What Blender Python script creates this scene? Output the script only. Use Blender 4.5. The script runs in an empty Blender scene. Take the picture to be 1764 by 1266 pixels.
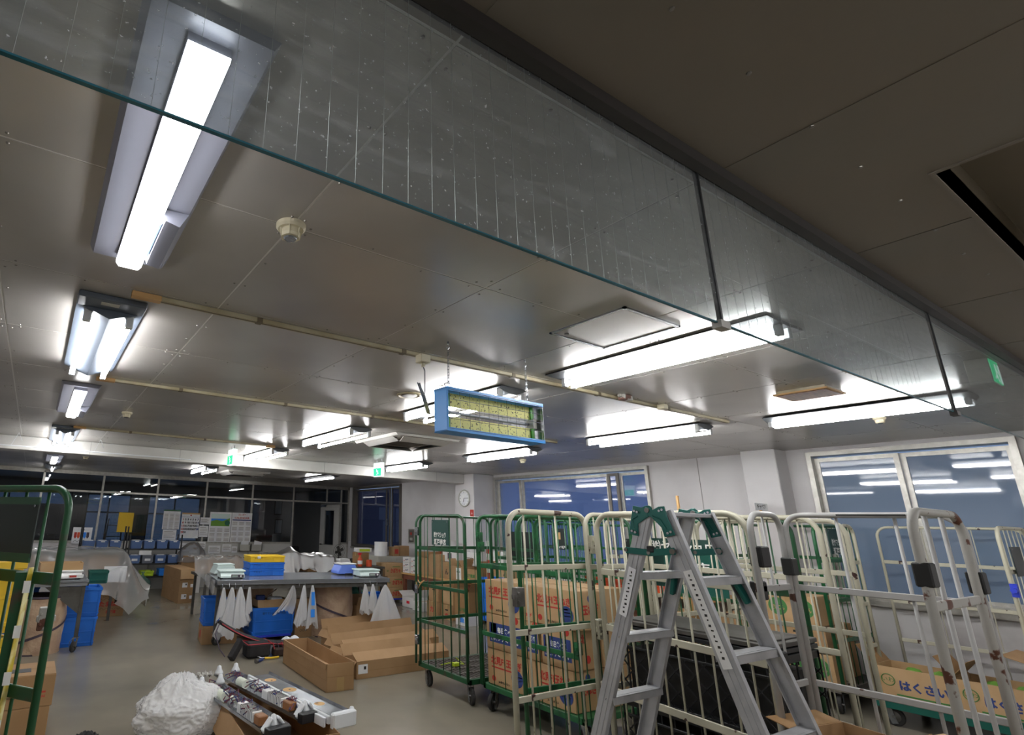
import bpy, bmesh, math, random
from mathutils import Vector, Matrix, noise
random.seed(7)
R = math.radians
SC = bpy.context.scene
COL = SC.collection
# ---------------------------------------------------------------- camera, world, exposure
cd = bpy.data.cameras.new('camera'); cam = bpy.data.objects.new('camera', cd); COL.objects.link(cam)
_y, _p, _r = R(30.27), R(16.15), R(1.525)
_f = Vector((math.cos(_p)*math.sin(_y), math.cos(_p)*math.cos(_y), math.sin(_p)))
_rt = Vector((math.cos(_y), -math.sin(_y), 0)); _up = _rt.cross(_f)
_X = math.cos(_r)*_rt + math.sin(_r)*_up; _Y = -math.sin(_r)*_rt + math.cos(_r)*_up
cam.matrix_world = Matrix(((_X.x, _Y.x, -_f.x, 0), (_X.y, _Y.y, -_f.y, 0), (_X.z, _Y.z, -_f.z, 1.6), (0, 0, 0, 1)))
cd.sensor_width = 36; cd.lens = 924/1764*36; cd.shift_x = (882-625)/1764; cd.shift_y = 0.0004
cd.clip_start = 0.05; cd.clip_end = 200
SC.camera = cam
SC.view_settings.view_transform = 'Standard'; SC.view_settings.look = 'None'
SC.view_settings.exposure = 0.98; SC.view_settings.gamma = 1.0; SC.view_settings.use_curve_mapping = False
TUBE = 32.0                                   # strength of every lit tube
w = bpy.data.worlds.new('dusk'); SC.world = w; w.use_nodes = True
nt = w.node_tree; bg = nt.nodes['Background']
tc = nt.nodes.new('ShaderNodeTexCoord'); sx = nt.nodes.new('ShaderNodeSeparateXYZ'); rp = nt.nodes.new('ShaderNodeValToRGB')
nt.links.new(tc.outputs['Generated'], sx.inputs[0]); nt.links.new(sx.outputs['Z'], rp.inputs[0]); nt.links.new(rp.outputs[0], bg.inputs[0])
rp.color_ramp.elements[0].color = (0.09, 0.125, 0.19, 1); rp.color_ramp.elements[0].position = 0.0
rp.color_ramp.elements[1].color = (0.11, 0.17, 0.33, 1); rp.color_ramp.elements[1].position = 0.5
bg.inputs[1].default_value = 1.0
# ---------------------------------------------------------------- materials
def lin(c):
    if isinstance(c, str): c = tuple(int(c[i:i+2], 16)/255 for i in (0, 2, 4))
    return tuple((x/12.92 if x <= .04045 else ((x+.055)/1.055)**2.4) for x in c) + (1,)
MATS = {}
def mat(name, col, rough=.5, metal=0, col2=None, scale=8, detail=4, bump=0, bscale=None, lo=.4, hi=.6, trans=0, alpha=1, emit=0, spec=.5, stretch=None, coat=0):
    m = bpy.data.materials.new(name); m.use_nodes = True; t = m.node_tree; b = t.nodes['Principled BSDF']
    b.inputs['Base Color'].default_value = lin(col); b.inputs['Roughness'].default_value = rough; b.inputs['Metallic'].default_value = metal
    b.inputs['Specular IOR Level'].default_value = spec; b.inputs['Alpha'].default_value = alpha; b.inputs['Transmission Weight'].default_value = trans
    b.inputs['Coat Weight'].default_value = coat
    if emit:
        b.inputs['Emission Color'].default_value = lin(col); b.inputs['Emission Strength'].default_value = emit
    co = None
    if col2 or bump:
        tc = t.nodes.new('ShaderNodeTexCoord'); mp = t.nodes.new('ShaderNodeMapping'); t.links.new(tc.outputs['Object'], mp.inputs[0]); co = mp
        if stretch: mp.inputs['Scale'].default_value = stretch
    if col2:
        n = t.nodes.new('ShaderNodeTexNoise'); n.inputs['Scale'].default_value = scale; n.inputs['Detail'].default_value = detail
        r = t.nodes.new('ShaderNodeValToRGB'); r.color_ramp.elements[0].position = lo; r.color_ramp.elements[1].position = hi
        r.color_ramp.elements[0].color = lin(col); r.color_ramp.elements[1].color = lin(col2)
        t.links.new(co.outputs[0], n.inputs[0]); t.links.new(n.outputs[0], r.inputs[0]); t.links.new(r.outputs[0], b.inputs['Base Color'])
    if bump:
        n = t.nodes.new('ShaderNodeTexNoise'); n.inputs['Scale'].default_value = bscale or scale; n.inputs['Detail'].default_value = 3
        bp = t.nodes.new('ShaderNodeBump'); bp.inputs['Strength'].default_value = bump; bp.inputs['Distance'].default_value = .02
        t.links.new(co.outputs[0], n.inputs[0]); t.links.new(n.outputs[0], bp.inputs['Height']); t.links.new(bp.outputs[0], b.inputs['Normal'])
    MATS[name] = m; return m
def film(name, col, clear=.6, rough=.2, tint='FFFFFF', bump=.0, bscale=6):
    """thin clear or milky plastic: transparent + translucent/diffuse + gloss"""
    m = bpy.data.materials.new(name); m.use_nodes = True; t = m.node_tree; N = t.nodes; out = N['Material Output']; N.remove(N['Principled BSDF'])
    tr = N.new('ShaderNodeBsdfTransparent'); tr.inputs[0].default_value = lin(tint)
    df = N.new('ShaderNodeBsdfDiffuse'); df.inputs[0].default_value = lin(col); tl = N.new('ShaderNodeBsdfTranslucent'); tl.inputs[0].default_value = lin(col)
    gl = N.new('ShaderNodeBsdfGlossy'); gl.inputs['Roughness'].default_value = rough
    a = N.new('ShaderNodeMixShader'); a.inputs[0].default_value = .4; t.links.new(df.outputs[0], a.inputs[1]); t.links.new(tl.outputs[0], a.inputs[2])
    b = N.new('ShaderNodeMixShader'); b.inputs[0].default_value = clear; t.links.new(a.outputs[0], b.inputs[1]); t.links.new(tr.outputs[0], b.inputs[2])
    lw = N.new('ShaderNodeLayerWeight'); lw.inputs[0].default_value = .25
    c = N.new('ShaderNodeMixShader'); t.links.new(lw.outputs['Fresnel'], c.inputs[0]); t.links.new(b.outputs[0], c.inputs[1]); t.links.new(gl.outputs[0], c.inputs[2])
    t.links.new(c.outputs[0], out.inputs[0])
    if bump:
        n = N.new('ShaderNodeTexNoise'); n.inputs['Scale'].default_value = bscale; bp = N.new('ShaderNodeBump'); bp.inputs['Strength'].default_value = bump
        t.links.new(n.outputs[0], bp.inputs['Height'])
        for q in (gl, lw): t.links.new(bp.outputs[0], q.inputs['Normal'])
        t.links.new(bp.outputs[0], df.inputs['Normal'])
    MATS[name] = m; return m
M = MATS
mat('steel_ceiling', 'AAA6A2', .28, .36, 'B6B2AD', 1.3, 3, .05, 2.5)
mat('near_ceiling_dim', '81776B', .55, .0, '7D766C', 1.2, 4, .03, 30)  # same panels as beyond the glass; missing light is put into the colour
mat('joint_strip', 'E2E0DC', .35, .2)
mat('screw', '8F8B85', .35, .7)
mat('beam_white', 'C8C6C1', .4, .1, 'BDBAB5', 2)
mat('wall_white', 'D4D1D2', .6, 0, 'C8C4C5', 1.1, 6)
mat('wall_grey', '9D9A98', .6, 0, '908C8A', 1.5, 5)
mat('dado', 'B9B7B6', .6, 0, '96908E', 2.2, 7, lo=.45, hi=.75)
mat('dark_rail', '3A3634', .5, .2)
mat('alu', 'B4B2AC', .38, .55, 'A6A39C', 14)
mat('alu_dark', '6F6A64', .45, .4)
mat('ladder_alu', 'B4B5B8', .42, .25, 'A6A7AA', 9, 6, .04, 60)
mat('hinge_green', '0E625A', .32, .15)
mat('rubber', '1C1B1B', .7, 0, '2A2928', 20)
mat('steel', '8D8C8A', .3, .9, '6F6D6A', 10)
mat('zinc', 'B9BCC0', .25, .85, '8E939A', 6)
mat('cart_green', '185A32', .38, 0, '123E26', 7, 5, lo=.5, hi=.62)
mat('cart_green_dark', '184C2C', .4, 0, '43352A', 9, 7, lo=.56, hi=.68)
mat('cart_cream', 'B9B5A1', .42, 0, '3E2622', 11, 4, lo=.635, hi=.65)
mat('cart_white', 'A5A4A2', .42, 0, '4A2E26', 8, 4, lo=.665, hi=.68)
mat('cart_rust', 'A6A49E', .5, 0, '5A3424', 9, 6, lo=.57, hi=.59)
mat('clip_black', '121212', .5)
mat('sign_green', '173F38', .5); mat('sign_dark', '15221F', .5); mat('sign_teal', '0F5449', .4)
mat('print_white', 'E8E8E4', .6); mat('print_black', '20201E', .6); mat('print_red', 'B5352B', .6); mat('print_blue', '34457E', .6); mat('print_green', '3F7A3E', .6)
mat('print_dim', '6F5B42', .7)
mat('print_indigo', '2C3F7C', .6)
mat('carton', 'A88660', .75, 0, '9E7C56', 3, 5, .04, 60)
mat('carton_dark', '9A7850', .78, 0, '8E6C46', 3, 5, .04, 60)
mat('carton_in', '8A6A45', .8)
mat('carton_gold', 'B89870', .7, 0, 'AE8C62', 3, 5)
mat('carton_white', 'DAD8D6', .65)
mat('tape', 'A98B5C', .35)
mat('paper', 'EFEFEF', .7, 0, 'E4E5EA', 5); mat('paper_yellow', 'E0B933', .7)
mat('crate_blue', '1F70D6', .4, 0, '1C68C8', 4); mat('crate_yellow', 'E9C02B', .4); mat('bin_blue', '5570A0', .5); mat('bin_grey', '6F7480', .5)
mat('dolly_blue', '2B3FC4', .4); mat('lime', 'B9D331', .4); mat('tub_blue', '2F8CF0', .4); mat('tub_red', 'D42A3C', .4)
mat('black_plastic', '15171A', .42, 0, '1E2125', 12); mat('rack_black', '1D1D20', .5)
mat('table_steel', 'A4A8AE', .22, .6, '9599A0', 3, 4, .02, 8); mat('leg_grey', '5E5C58', .5, .4, '504D49', 8)
mat('scale_body', 'CFE0DC', .4); mat('scale_white', 'E2E2E0', .4); mat('scale_blue', '6C8CE8', .4); mat('lcd', '9FAEA4', .2)
mat('hamper', 'C4A88C', .6, 0, 'B0927A', 6, 4, .9, 9); mat('hamper_band', '4A3F4C', .6); mat('hamper_dark', '3B2A24', .8)
mat('cloth_white', 'D9DCDF', .8, 0, 'C8CCD2', 5)
mat('black_cloth', '1B191B', .75, 0, '262426', 9); mat('red_trim', 'B0333C', .5)
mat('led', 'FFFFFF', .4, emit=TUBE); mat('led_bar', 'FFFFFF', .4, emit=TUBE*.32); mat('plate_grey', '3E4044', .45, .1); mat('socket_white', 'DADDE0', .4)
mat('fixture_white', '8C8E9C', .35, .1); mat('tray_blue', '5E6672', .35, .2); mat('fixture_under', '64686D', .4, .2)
mat('conduit', 'B5AD93', .45, 0, 'A59A7C', 6); mat('conduit_dark', '6B604C', .6)
mat('detector', 'D8CFB4', .5); mat('sensor_glass', 'A9C6F0', .2)
mat('trap_blue', '2A8FE0', .35); mat('trap_yellow', 'E4E08A', .6, 0, '4E4A20', 70, 2, lo=.60, hi=.64); mat('trap_green', '3E9A2C', .4)
mat('exit_green', '1FB074', .4, emit=1.2); mat('exit_white', 'DFF0EA', .4, emit=.6)
mat('wood', '8A5A34', .6, 0, '6E4526', 12, stretch=(1, 12, 1)); mat('wood_pale', 'C59C66', .6)
mat('wood_table', '7A4A38', .6); mat('orange', 'D4532A', .5); mat('foam', 'E0E2E0', .7)
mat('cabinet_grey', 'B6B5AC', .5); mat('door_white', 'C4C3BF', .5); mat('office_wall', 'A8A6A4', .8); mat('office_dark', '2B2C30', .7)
mat('lamp_capacitor', 'DDE3D4', .5); mat('coil_brown', '8A5A30', .5); mat('wire_mix', '6E2E38', .6, 0, '2C3A6A', 40, lo=.45, hi=.55)
mat('green_net', '2E6B52', .6); mat('leaf', '6FA03C', .6)
mat('silver_strap', 'E5DDA8', .5, 0, 'C9B23C', 16)
film('trash_film', 'FFFFFF', .04, .22, bump=.7, bscale=14)
film('cover_film', 'FFFFFF', .70, .18, bump=.5, bscale=7)
film('milk_film', 'FAFBFC', .25, .3, bump=.25, bscale=12)
film('green_film', '6FA090', .45, .25, bump=.5, bscale=10)
film('grey_film', 'A8ACB2', .6, .25, bump=.5, bscale=10)
def floor_mat():
    m = mat('concrete', '928A7A', .22, 0, '747064', .9, 5, 0, 90, lo=.3, hi=.75); t = m.node_tree; b = t.nodes['Principled BSDF']
floor_mat()
def pane_mat(name, tint, refl, dirt=0, rough=.02, haze=None, hz=0):
    m = bpy.data.materials.new(name); m.use_nodes = True; t = m.node_tree; N = t.nodes; out = N['Material Output']; N.remove(N['Principled BSDF'])
    tr = N.new('ShaderNodeBsdfTransparent'); tr.inputs[0].default_value = lin(tint)
    gl = N.new('ShaderNodeBsdfGlossy'); gl.inputs['Roughness'].default_value = rough
    base = tr
    if haze:
        df = N.new('ShaderNodeBsdfDiffuse'); df.inputs[0].default_value = lin(haze); mh = N.new('ShaderNodeMixShader'); mh.inputs[0].default_value = hz
        t.links.new(tr.outputs[0], mh.inputs[1]); t.links.new(df.outputs[0], mh.inputs[2]); base = mh
    if dirt:
        tc = N.new('ShaderNodeTexCoord')
        df = N.new('ShaderNodeBsdfDiffuse'); df.inputs[0].default_value = (.75, .78, .8, 1)
        n = N.new('ShaderNodeTexNoise'); n.inputs['Scale'].default_value = 120; n.inputs['Detail'].default_value = 3
        r = N.new('ShaderNodeValToRGB'); r.color_ramp.elements[0].position = .70; r.color_ramp.elements[1].position = .735
        mp = N.new('ShaderNodeMapping'); mp.inputs['Scale'].default_value = (1.2, 1, 9); mp.inputs['Rotation'].default_value = (0, .5, 0)
        n2 = N.new('ShaderNodeTexNoise'); n2.inputs['Scale'].default_value = 3; n2.inputs['Detail'].default_value = 8; n2.inputs['Distortion'].default_value = 2.2
        r2 = N.new('ShaderNodeValToRGB'); r2.color_ramp.elements[0].position = .5; r2.color_ramp.elements[1].position = .9; r2.color_ramp.elements[1].color = (.5, .5, .5, 1)
        t.links.new(tc.outputs['Object'], n.inputs[0]); t.links.new(n.outputs[0], r.inputs[0])
        t.links.new(tc.outputs['Object'], mp.inputs[0]); t.links.new(mp.outputs[0], n2.inputs[0]); t.links.new(n2.outputs[0], r2.inputs[0])
        ad = N.new('ShaderNodeMath'); ad.operation = 'ADD'; ad.use_clamp = True; t.links.new(r.outputs[0], ad.inputs[0]); t.links.new(r2.outputs[0], ad.inputs[1])
        sc = N.new('ShaderNodeMath'); sc.operation = 'MULTIPLY'; sc.inputs[1].default_value = dirt; t.links.new(ad.outputs[0], sc.inputs[0])
        m2 = N.new('ShaderNodeMixShader'); t.links.new(sc.outputs[0], m2.inputs[0]); t.links.new(base.outputs[0], m2.inputs[1]); t.links.new(df.outputs[0], m2.inputs[2]); base = m2
    lw = N.new('ShaderNodeLayerWeight'); lw.inputs[0].default_value = .5
    pw_ = N.new('ShaderNodeMath'); pw_.operation = 'POWER'; pw_.inputs[1].default_value = 4.5; t.links.new(lw.outputs['Facing'], pw_.inputs[0])
    fr = N.new('ShaderNodeMath'); fr.operation = 'MULTIPLY_ADD'; fr.inputs[1].default_value = .9; fr.inputs[2].default_value = .04; t.links.new(pw_.outputs[0], fr.inputs[0])
    ge = N.new('ShaderNodeNewGeometry'); inv = N.new('ShaderNodeMath'); inv.operation = 'SUBTRACT'; inv.inputs[0].default_value = 1; t.links.new(ge.outputs['Backfacing'], inv.inputs[1])
    f2 = N.new('ShaderNodeMath'); f2.operation = 'MULTIPLY'; t.links.new(fr.outputs[0], f2.inputs[0]); t.links.new(inv.outputs[0], f2.inputs[1]); fr = f2
    mu = N.new('ShaderNodeMath'); mu.operation = 'MULTIPLY'; mu.inputs[1].default_value = refl; mu.use_clamp = True; t.links.new(fr.outputs[0], mu.inputs[0])
    mx = N.new('ShaderNodeMixShader'); t.links.new(mu.outputs[0], mx.inputs[0]); t.links.new(base.outputs[0], mx.inputs[1]); t.links.new(gl.outputs[0], mx.inputs[2])
    t.links.new(mx.outputs[0], out.inputs[0]); MATS[name] = m
pane_mat('curtain_glass', 'E4E8E8', 1.2, dirt=.55, haze='BCC2C8', hz=.13)
pane_mat('frosted_blue', 'B4C4E4', 2.4, haze='7E96C4', hz=.38, rough=.03)
pane_mat('frosted_grey', 'C0CAD4', 2.4, haze='94A4B6', hz=.42, rough=.03)
pane_mat('office_glass', 'C6CCD2', 2.0, rough=.01)
pane_mat('door_glass', '8C90A4', 2.0, rough=.01, haze='3C4058', hz=.4)
# ---------------------------------------------------------------- geometry helpers
class MB:
    def __init__(s): s.v = []; s.f = []
    def add(s, vs, fs):
        n = len(s.v); s.v += [tuple(q) for q in vs]; s.f += [tuple(i+n for i in q) for q in fs]; return s
    def box(s, x0, x1, y0, y1, z0, z1, mx=None):
        vs = [(x, y, z) for z in (z0, z1) for y in (y0, y1) for x in (x0, x1)]
        if mx is not None: vs = [mx @ Vector(q) for q in vs]
        return s.add(vs, [(0, 2, 3, 1), (4, 5, 7, 6), (0, 1, 5, 4), (2, 6, 7, 3), (0, 4, 6, 2), (1, 3, 7, 5)])
    def bar(s, a, b, w_, t_, side=(0, 0, 1)):
        """box from a to b, w_ wide along 'side', t_ thick"""
        a, b = Vector(a), Vector(b); d = (b-a).normalized(); sd = Vector(side); sd = (sd - d*sd.dot(d)).normalized(); n = d.cross(sd)
        vs = [p + sd*(i*w_/2) + n*(j*t_/2) for p in (a, b) for i, j in ((-1, -1), (1, -1), (1, 1), (-1, 1))]
        return s.add(vs, [(0, 3, 2, 1), (4, 5, 6, 7), (0, 1, 5, 4), (1, 2, 6, 5), (2, 3, 7, 6), (3, 0, 4, 7)])
    def tube(s, path, r, n=8, closed=False, cap=True):
        P = [Vector(p) for p in path]; K = len(P); rings = []; up = None
        for i, p in enumerate(P):
            if closed: d = (P[(i+1) % K]-P[i-1])
            else: d = P[min(i+1, K-1)]-P[max(i-1, 0)]
            d.normalize()
            if up is None:
                up = Vector((0, 0, 1)) if abs(d.z) < .9 else Vector((1, 0, 0))
            u = (up - d*up.dot(d)).normalized(); v = d.cross(u); up = u
            rr = r[i] if isinstance(r, (list, tuple)) else r
            rings.append([p + (u*math.cos(2*math.pi*k/n) + v*math.sin(2*math.pi*k/n))*rr for k in range(n)])
        vs = [q for g in rings for q in g]; fs = []
        for i in range(K if closed else K-1):
            a = i*n; b = ((i+1) % K)*n
            for k in range(n): fs.append((a+k, a+(k+1) % n, b+(k+1) % n, b+k))
        if cap and not closed: fs += [tuple(range(n))[::-1], tuple((K-1)*n+k for k in range(n))]
        return s.add(vs, fs)
    def cyl(s, a, b, r, n=16, r2=None): return s.tube([a, b], [r, r if r2 is None else r2], n)
    def lathe(s, prof, n=24, c=(0, 0, 0)):
        vs = [(c[0]+r*math.cos(2*math.pi*k/n), c[1]+r*math.sin(2*math.pi*k/n), c[2]+z) for r, z in prof for k in range(n)]
        fs = [(i*n+k, i*n+(k+1) % n, (i+1)*n+(k+1) % n, (i+1)*n+k) for i in range(len(prof)-1) for k in range(n)]
        if prof[0][0] > 1e-4: fs.append(tuple(range(n))[::-1])
        if prof[-1][0] > 1e-4: fs.append(tuple((len(prof)-1)*n+k for k in range(n)))
        return s.add(vs, fs)
    def prism(s, pts, h, fn):
        """pts: 2D outline, fn(u, v, w) -> 3D, extruded over w in 0..h"""
        n = len(pts); vs = [fn(u, v, 0) for u, v in pts] + [fn(u, v, h) for u, v in pts]
        return s.add(vs, [tuple(range(n))[::-1], tuple(range(n, 2*n))] + [(k, (k+1) % n, n+(k+1) % n, n+k) for k in range(n)])
    def grid(s, nu, nv, fn):
        vs = [fn(i/(nu-1), j/(nv-1)) for j in range(nv) for i in range(nu)]
        return s.add(vs, [(j*nu+i, j*nu+i+1, (j+1)*nu+i+1, (j+1)*nu+i) for j in range(nv-1) for i in range(nu-1)])
    def mesh(s, name, m, bevel=0, smooth=False, solid=0):
        me = bpy.data.meshes.new(name); me.from_pydata(s.v, [], s.f)
        bm = bmesh.new(); bm.from_mesh(me)
        bmesh.ops.recalc_face_normals(bm, faces=bm.faces)
        if solid: bmesh.ops.solidify(bm, geom=bm.faces[:], thickness=solid)
        if bevel: bmesh.ops.bevel(bm, geom=bm.edges[:], offset=bevel, segments=1, affect='EDGES', profile=.5)
        bm.to_mesh(me); bm.free()
        me.materials.append(M[m])
        if smooth:
            for p in me.polygons: p.use_smooth = True
        return me
def setp(o, label=None, cat=None, group=None, kind=None):
    for k, v in (('label', label), ('category', cat), ('group', group), ('kind', kind)):
        if v: o[k] = v
    return o
def thing(name, label, cat, loc=(0, 0, 0), rz=0, group=None):
    o = bpy.data.objects.new(name, None); COL.objects.link(o); o.empty_display_size = .1
    o.location = loc; o.rotation_euler = (0, 0, R(rz)); return setp(o, label, cat, group)
def part(name, mb, m, par, bevel=0, smooth=False, label=None, kind=None, solid=0, world=False):
    me = mb.mesh(name, m, bevel, smooth, solid) if isinstance(mb, MB) else mb
    o = bpy.data.objects.new(name, me); COL.objects.link(o); o.parent = par
    if world:
        l = Vector((0, 0, 0)); q = par
        while q: l += Vector(q.location); q = q.parent
        me.transform(Matrix.Translation(-l))
    return setp(o, label=label, kind=kind)
def solo(name, mb, m, label, cat, group=None, bevel=0, smooth=False, loc=(0, 0, 0), rz=0, solid=0, kind=None):
    o = part(name, mb, m, None, bevel, smooth, solid=solid, kind=kind); o.location = loc; o.rotation_euler = (0, 0, R(rz)); return setp(o, label, cat, group)
def struct(name, mb, m, par=None, bevel=0):
    o = part(name, mb, m, par, bevel)
    if not par: o['kind'] = 'structure'
    return o
def link_copy(me, name, par, loc=(0, 0, 0), rot=(0, 0, 0), label=None, kind=None):
    o = bpy.data.objects.new(name, me); COL.objects.link(o); o.parent = par; o.location = loc; o.rotation_euler = rot; return setp(o, label=label, kind=kind)
def copy_tree(o, par=None):
    c = o.copy(); COL.objects.link(c)
    if par is not None: c.parent = par
    for ch in list(o.children): copy_tree(ch, c)
    return c
def text(par, s, size, loc, face='-y', m='print_black', w_=None, name='lettering', align='CENTER', up=None, ang=None, tilt=0, bold=0):
    cu = bpy.data.curves.new('t', 'FONT'); cu.body = s; cu.size = size; cu.align_x = align; cu.align_y = 'CENTER'; cu.resolution_u = 2
    if bold: cu.offset = bold*size
    ob = bpy.data.objects.new('t', cu); COL.objects.link(ob)
    dg = bpy.context.evaluated_depsgraph_get(); me = bpy.data.meshes.new_from_object(ob.evaluated_get(dg)); bpy.data.objects.remove(ob)
    if w_:
        xs = [v.co.x for v in me.vertices]
        if xs:
            k = w_/max(1e-4, max(xs)-min(xs)); me.transform(Matrix.Diagonal((k, 1, 1, 1)))
    me.materials.clear(); me.materials.append(M[m]); me.name = name
    a = {'-y': 0, '-x': -90, '+y': 180, '+x': 90}[face] if ang is None else ang
    rot = (R(90), 0, R(a)) if up is None else (0, 0, R(up))
    mx = Matrix.Rotation(rot[2], 4, 'Z') @ Matrix.Rotation(rot[0], 4, 'X') @ Matrix.Rotation(R(tilt), 4, 'Z')
    me.transform(mx)
    return link_copy(me, name, par, loc)
# ================================================================ room shell
XW, YB, XL, YN, ZC = 7.9, 14.1, -2.6, -3.2, 2.6
struct('floor', MB().box(XL, XW+.2, YN, 18.2, -.1, 0), 'concrete')
# ceiling: sheet steel panels screwed under a backing board, joints left open
cb = MB(); HX0, HX1, HY = 2.05, 4.3, .31   # opening in the near ceiling
cb.box(XL, XW+.3, .655, 18.2, ZC+.002, ZC+.1); nb = MB()
for a_ in ((XL, HX0, YN, .655), (HX1, XW+.3, YN, .655), (HX0, HX1, HY, .655), (HX0, HX1, YN, -.9)): nb.box(*a_, ZC+.002, ZC+.1)
ceil = struct('ceiling', cb, 'joint_strip')
part('backing_board', nb, 'near_ceiling_dim', ceil)
GX, GY = .915, .89
pw, ph = GX-.008, GY-.008
pan = MB().box(-pw/2, pw/2, -ph/2, ph/2, 0, .003).mesh('ceiling_panel', 'steel_ceiling')
pan2 = MB().box(-pw/2, pw/2, -ph/2, ph/2, 0, .006).mesh('ceiling_panel', 'near_ceiling_dim')
scr = MB()
for i in range(-2, 9):
    for j in range(-4, 16):
        cx = .62 + GX*(i+.5); cy = .70 + GY*(j+.5)
        if j < 0 and 1 <= i <= 4 and j in (-1,) and False: continue
        x0, x1, y0, y1 = cx-pw/2, cx+pw/2, cy-ph/2, cy+ph/2
        me = pan if j >= 0 else pan2
        if x1 > XW: me = MB().box(-pw/2, XW-cx, -ph/2, ph/2, 0, .006).mesh('ceiling_panel', 'steel_ceiling' if j >= 0 else 'near_ceiling_dim')
        if cx - pw/2 >= XW: continue
        # panels cut round the opening in the near ceiling
        if j < 0 and x1 > HX0 and x0 < HX1 and y0 < HY and y1 > -.9:
            mb = MB()
            if x0 < HX0: mb.box(x0-cx, HX0-cx, y0-cy, y1-cy, 0, .006)
            if x1 > HX1: mb.box(max(x0, HX1)-cx, x1-cx, y0-cy, y1-cy, 0, .006)
            if y1 > HY: mb.box(max(x0, HX0)-cx, min(x1, HX1)-cx, HY-cy, y1-cy, 0, .006)
            if y0 < -.9: mb.box(max(x0, HX0)-cx, min(x1, HX1)-cx, y0-cy, -.9-cy, 0, .006)
            if not mb.v: continue
            me = mb.mesh('ceiling_panel', 'near_ceiling_dim')
        link_copy(me, 'ceiling_panel', ceil, (cx, cy, ZC))
        if j >= 0 and j < 9:
            for k in range(4):
                for dx, dy in ((-pw/2+.02, -ph/2+.06+k*.254), (pw/2-.02, -ph/2+.06+k*.254), (-pw/2+.06+k*.26, -ph/2+.02), (-pw/2+.06+k*.26, ph/2-.02)):
                    if random.random() < .75: scr.lathe([(.0055, 0), (.004, -.003), (0, -.004)], 6, (cx+dx, cy+dy, ZC))
        elif -2 < j < 0:
            for k in range(3):
                if cy+.15 > HY or cx-pw/2+k*.3 < HX0 or cx-pw/2+k*.3 > HX1: scr.lathe([(.006, 0), (.005, -.003), (0, -.004)], 6, (cx-pw/2+.005+k*.3, cy+.155, ZC))
part('screw', scr, 'screw', ceil, kind='stuff')
rc = MB().box(HX0-.01, HX0, -.9, HY, ZC+.004, 2.78).box(HX1, HX1+.01, -.9, HY, ZC+.004, 2.78).box(HX0, HX1, HY, HY+.01, ZC+.004, 2.78).box(HX0, HX1, -.91, -.9, ZC+.004, 2.78).box(HX0-.01, HX1+.01, -.91, HY+.01, 2.78, 2.8)
struct('trim_1', rc, 'conduit_dark')
struct('trim_2', MB().box(HX0-.012, HX0, -.91, HY+.012, ZC-.004, ZC+.004).box(HX0, HX1, HY, HY+.012, ZC-.004, ZC+.004), 'near_ceiling_dim')
solo('recess_rail', MB().box(-.02, .02, -.55, .55, -.03, 0), 'alu_dark', 'dull rail inside the dark opening of the near ceiling', 'rail', loc=(2.2, -.3, 2.78))
# walls
def wall_with_holes(name, x, holes, y0, y1, m='wall_white', th=.2):
    mb = MB(); y = y0
    for a, b, za, zb in sorted(holes):
        if a > y: mb.box(x, x+th, y, a, 0, ZC)
        if za > 0: mb.box(x, x+th, a, b, 0, za)
        if zb < ZC: mb.box(x, x+th, a, b, zb, ZC)
        y = b
    mb.box(x, x+th, y, y1, 0, ZC)
    return struct(name, mb, m)
wall_with_holes('wall_right', XW, [(1.22, 2.86, .95, 2.52), (4.88, 8.12, .95, 2.53), (11.42, 13.85, .97, 2.56)], YN, 14.15)
struct('wall_left', MB().box(XL-.2, XL, YN, 18.2, 0, ZC), 'wall_white')
struct('wall_near', MB().box(XL-.2, XW+.2, YN-.2, YN, 0, ZC), 'wall_grey')
struct('trim_3', MB().box(7.6, XW, 3.08, 3.46, 0, ZC-.001), 'wall_white', bevel=.008)     # pilaster
struct('trim_4', MB().box(7.35, XW, 8.16, 8.72, 0, ZC-.001), 'wall_white', bevel=.008)    # column with the clock
bm_ = struct('trim_5', MB().box(XL, 7.34, 8.42, 8.72, 2.42, ZC-.001), 'beam_white', bevel=.006)
for k in range(9):
    part('joint_line', MB().box(-1.9+k*1.22, -1.894+k*1.22, 8.417, 8.42, 2.42, 2.597), 'wall_grey', bm_)
struct('trim_6', MB().box(XW-.03, XW, 3.5, 4.86, 0, .95).box(XW-.03, XW, YN, 3.05, 0, .94), 'dado')
struct('baseboard_right', MB().box(XW-.012, XW, 8.75, 14.08, 0, .07), 'wall_grey')
struct('trim_7', MB().box(XW-.006, XW, 4.15, 4.156, .95, 2.6), 'wall_grey')
# ---- right wall windows
def frame_rect(mb, x, y0, y1, z0, z1, w_, d):
    mb.box(x, x+d, y0, y0+w_, z0, z1); mb.box(x, x+d, y1-w_, y1, z0, z1); mb.box(x, x+d, y0+w_, y1-w_, z0, z0+w_); mb.box(x, x+d, y0+w_, y1-w_, z1-w_, z1)
def window(name, y0, y1, z0, z1, mull, glass, fm='alu', darkm=()):
    wn = thing(name, None, None, (XW, (y0+y1)/2, z0)); wn['kind'] = 'structure'
    mb = MB(); frame_rect(mb, XW-.05, y0-.03, y1+.03, z0-.02, z1+.05, .05, .2); part('window_frame', mb, fm, wn, world=True)
    ys = [y0+.02]+list(mull)+[y1-.02]
    for i in range(len(ys)-1):
        a, b = ys[i], ys[i+1]; off = .03 if i % 2 else .07
        mb = MB(); frame_rect(mb, XW+off, a, b, z0+.02, z1-.02, .045, .035); s = part('sash', mb, 'alu_dark' if i in darkm else fm, wn, world=True)
        part('pane', MB().box(XW+off+.014, XW+off+.02, a+.04, b-.04, z0+.06, z1-.06), glass, s, world=True)
    return wn
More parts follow.
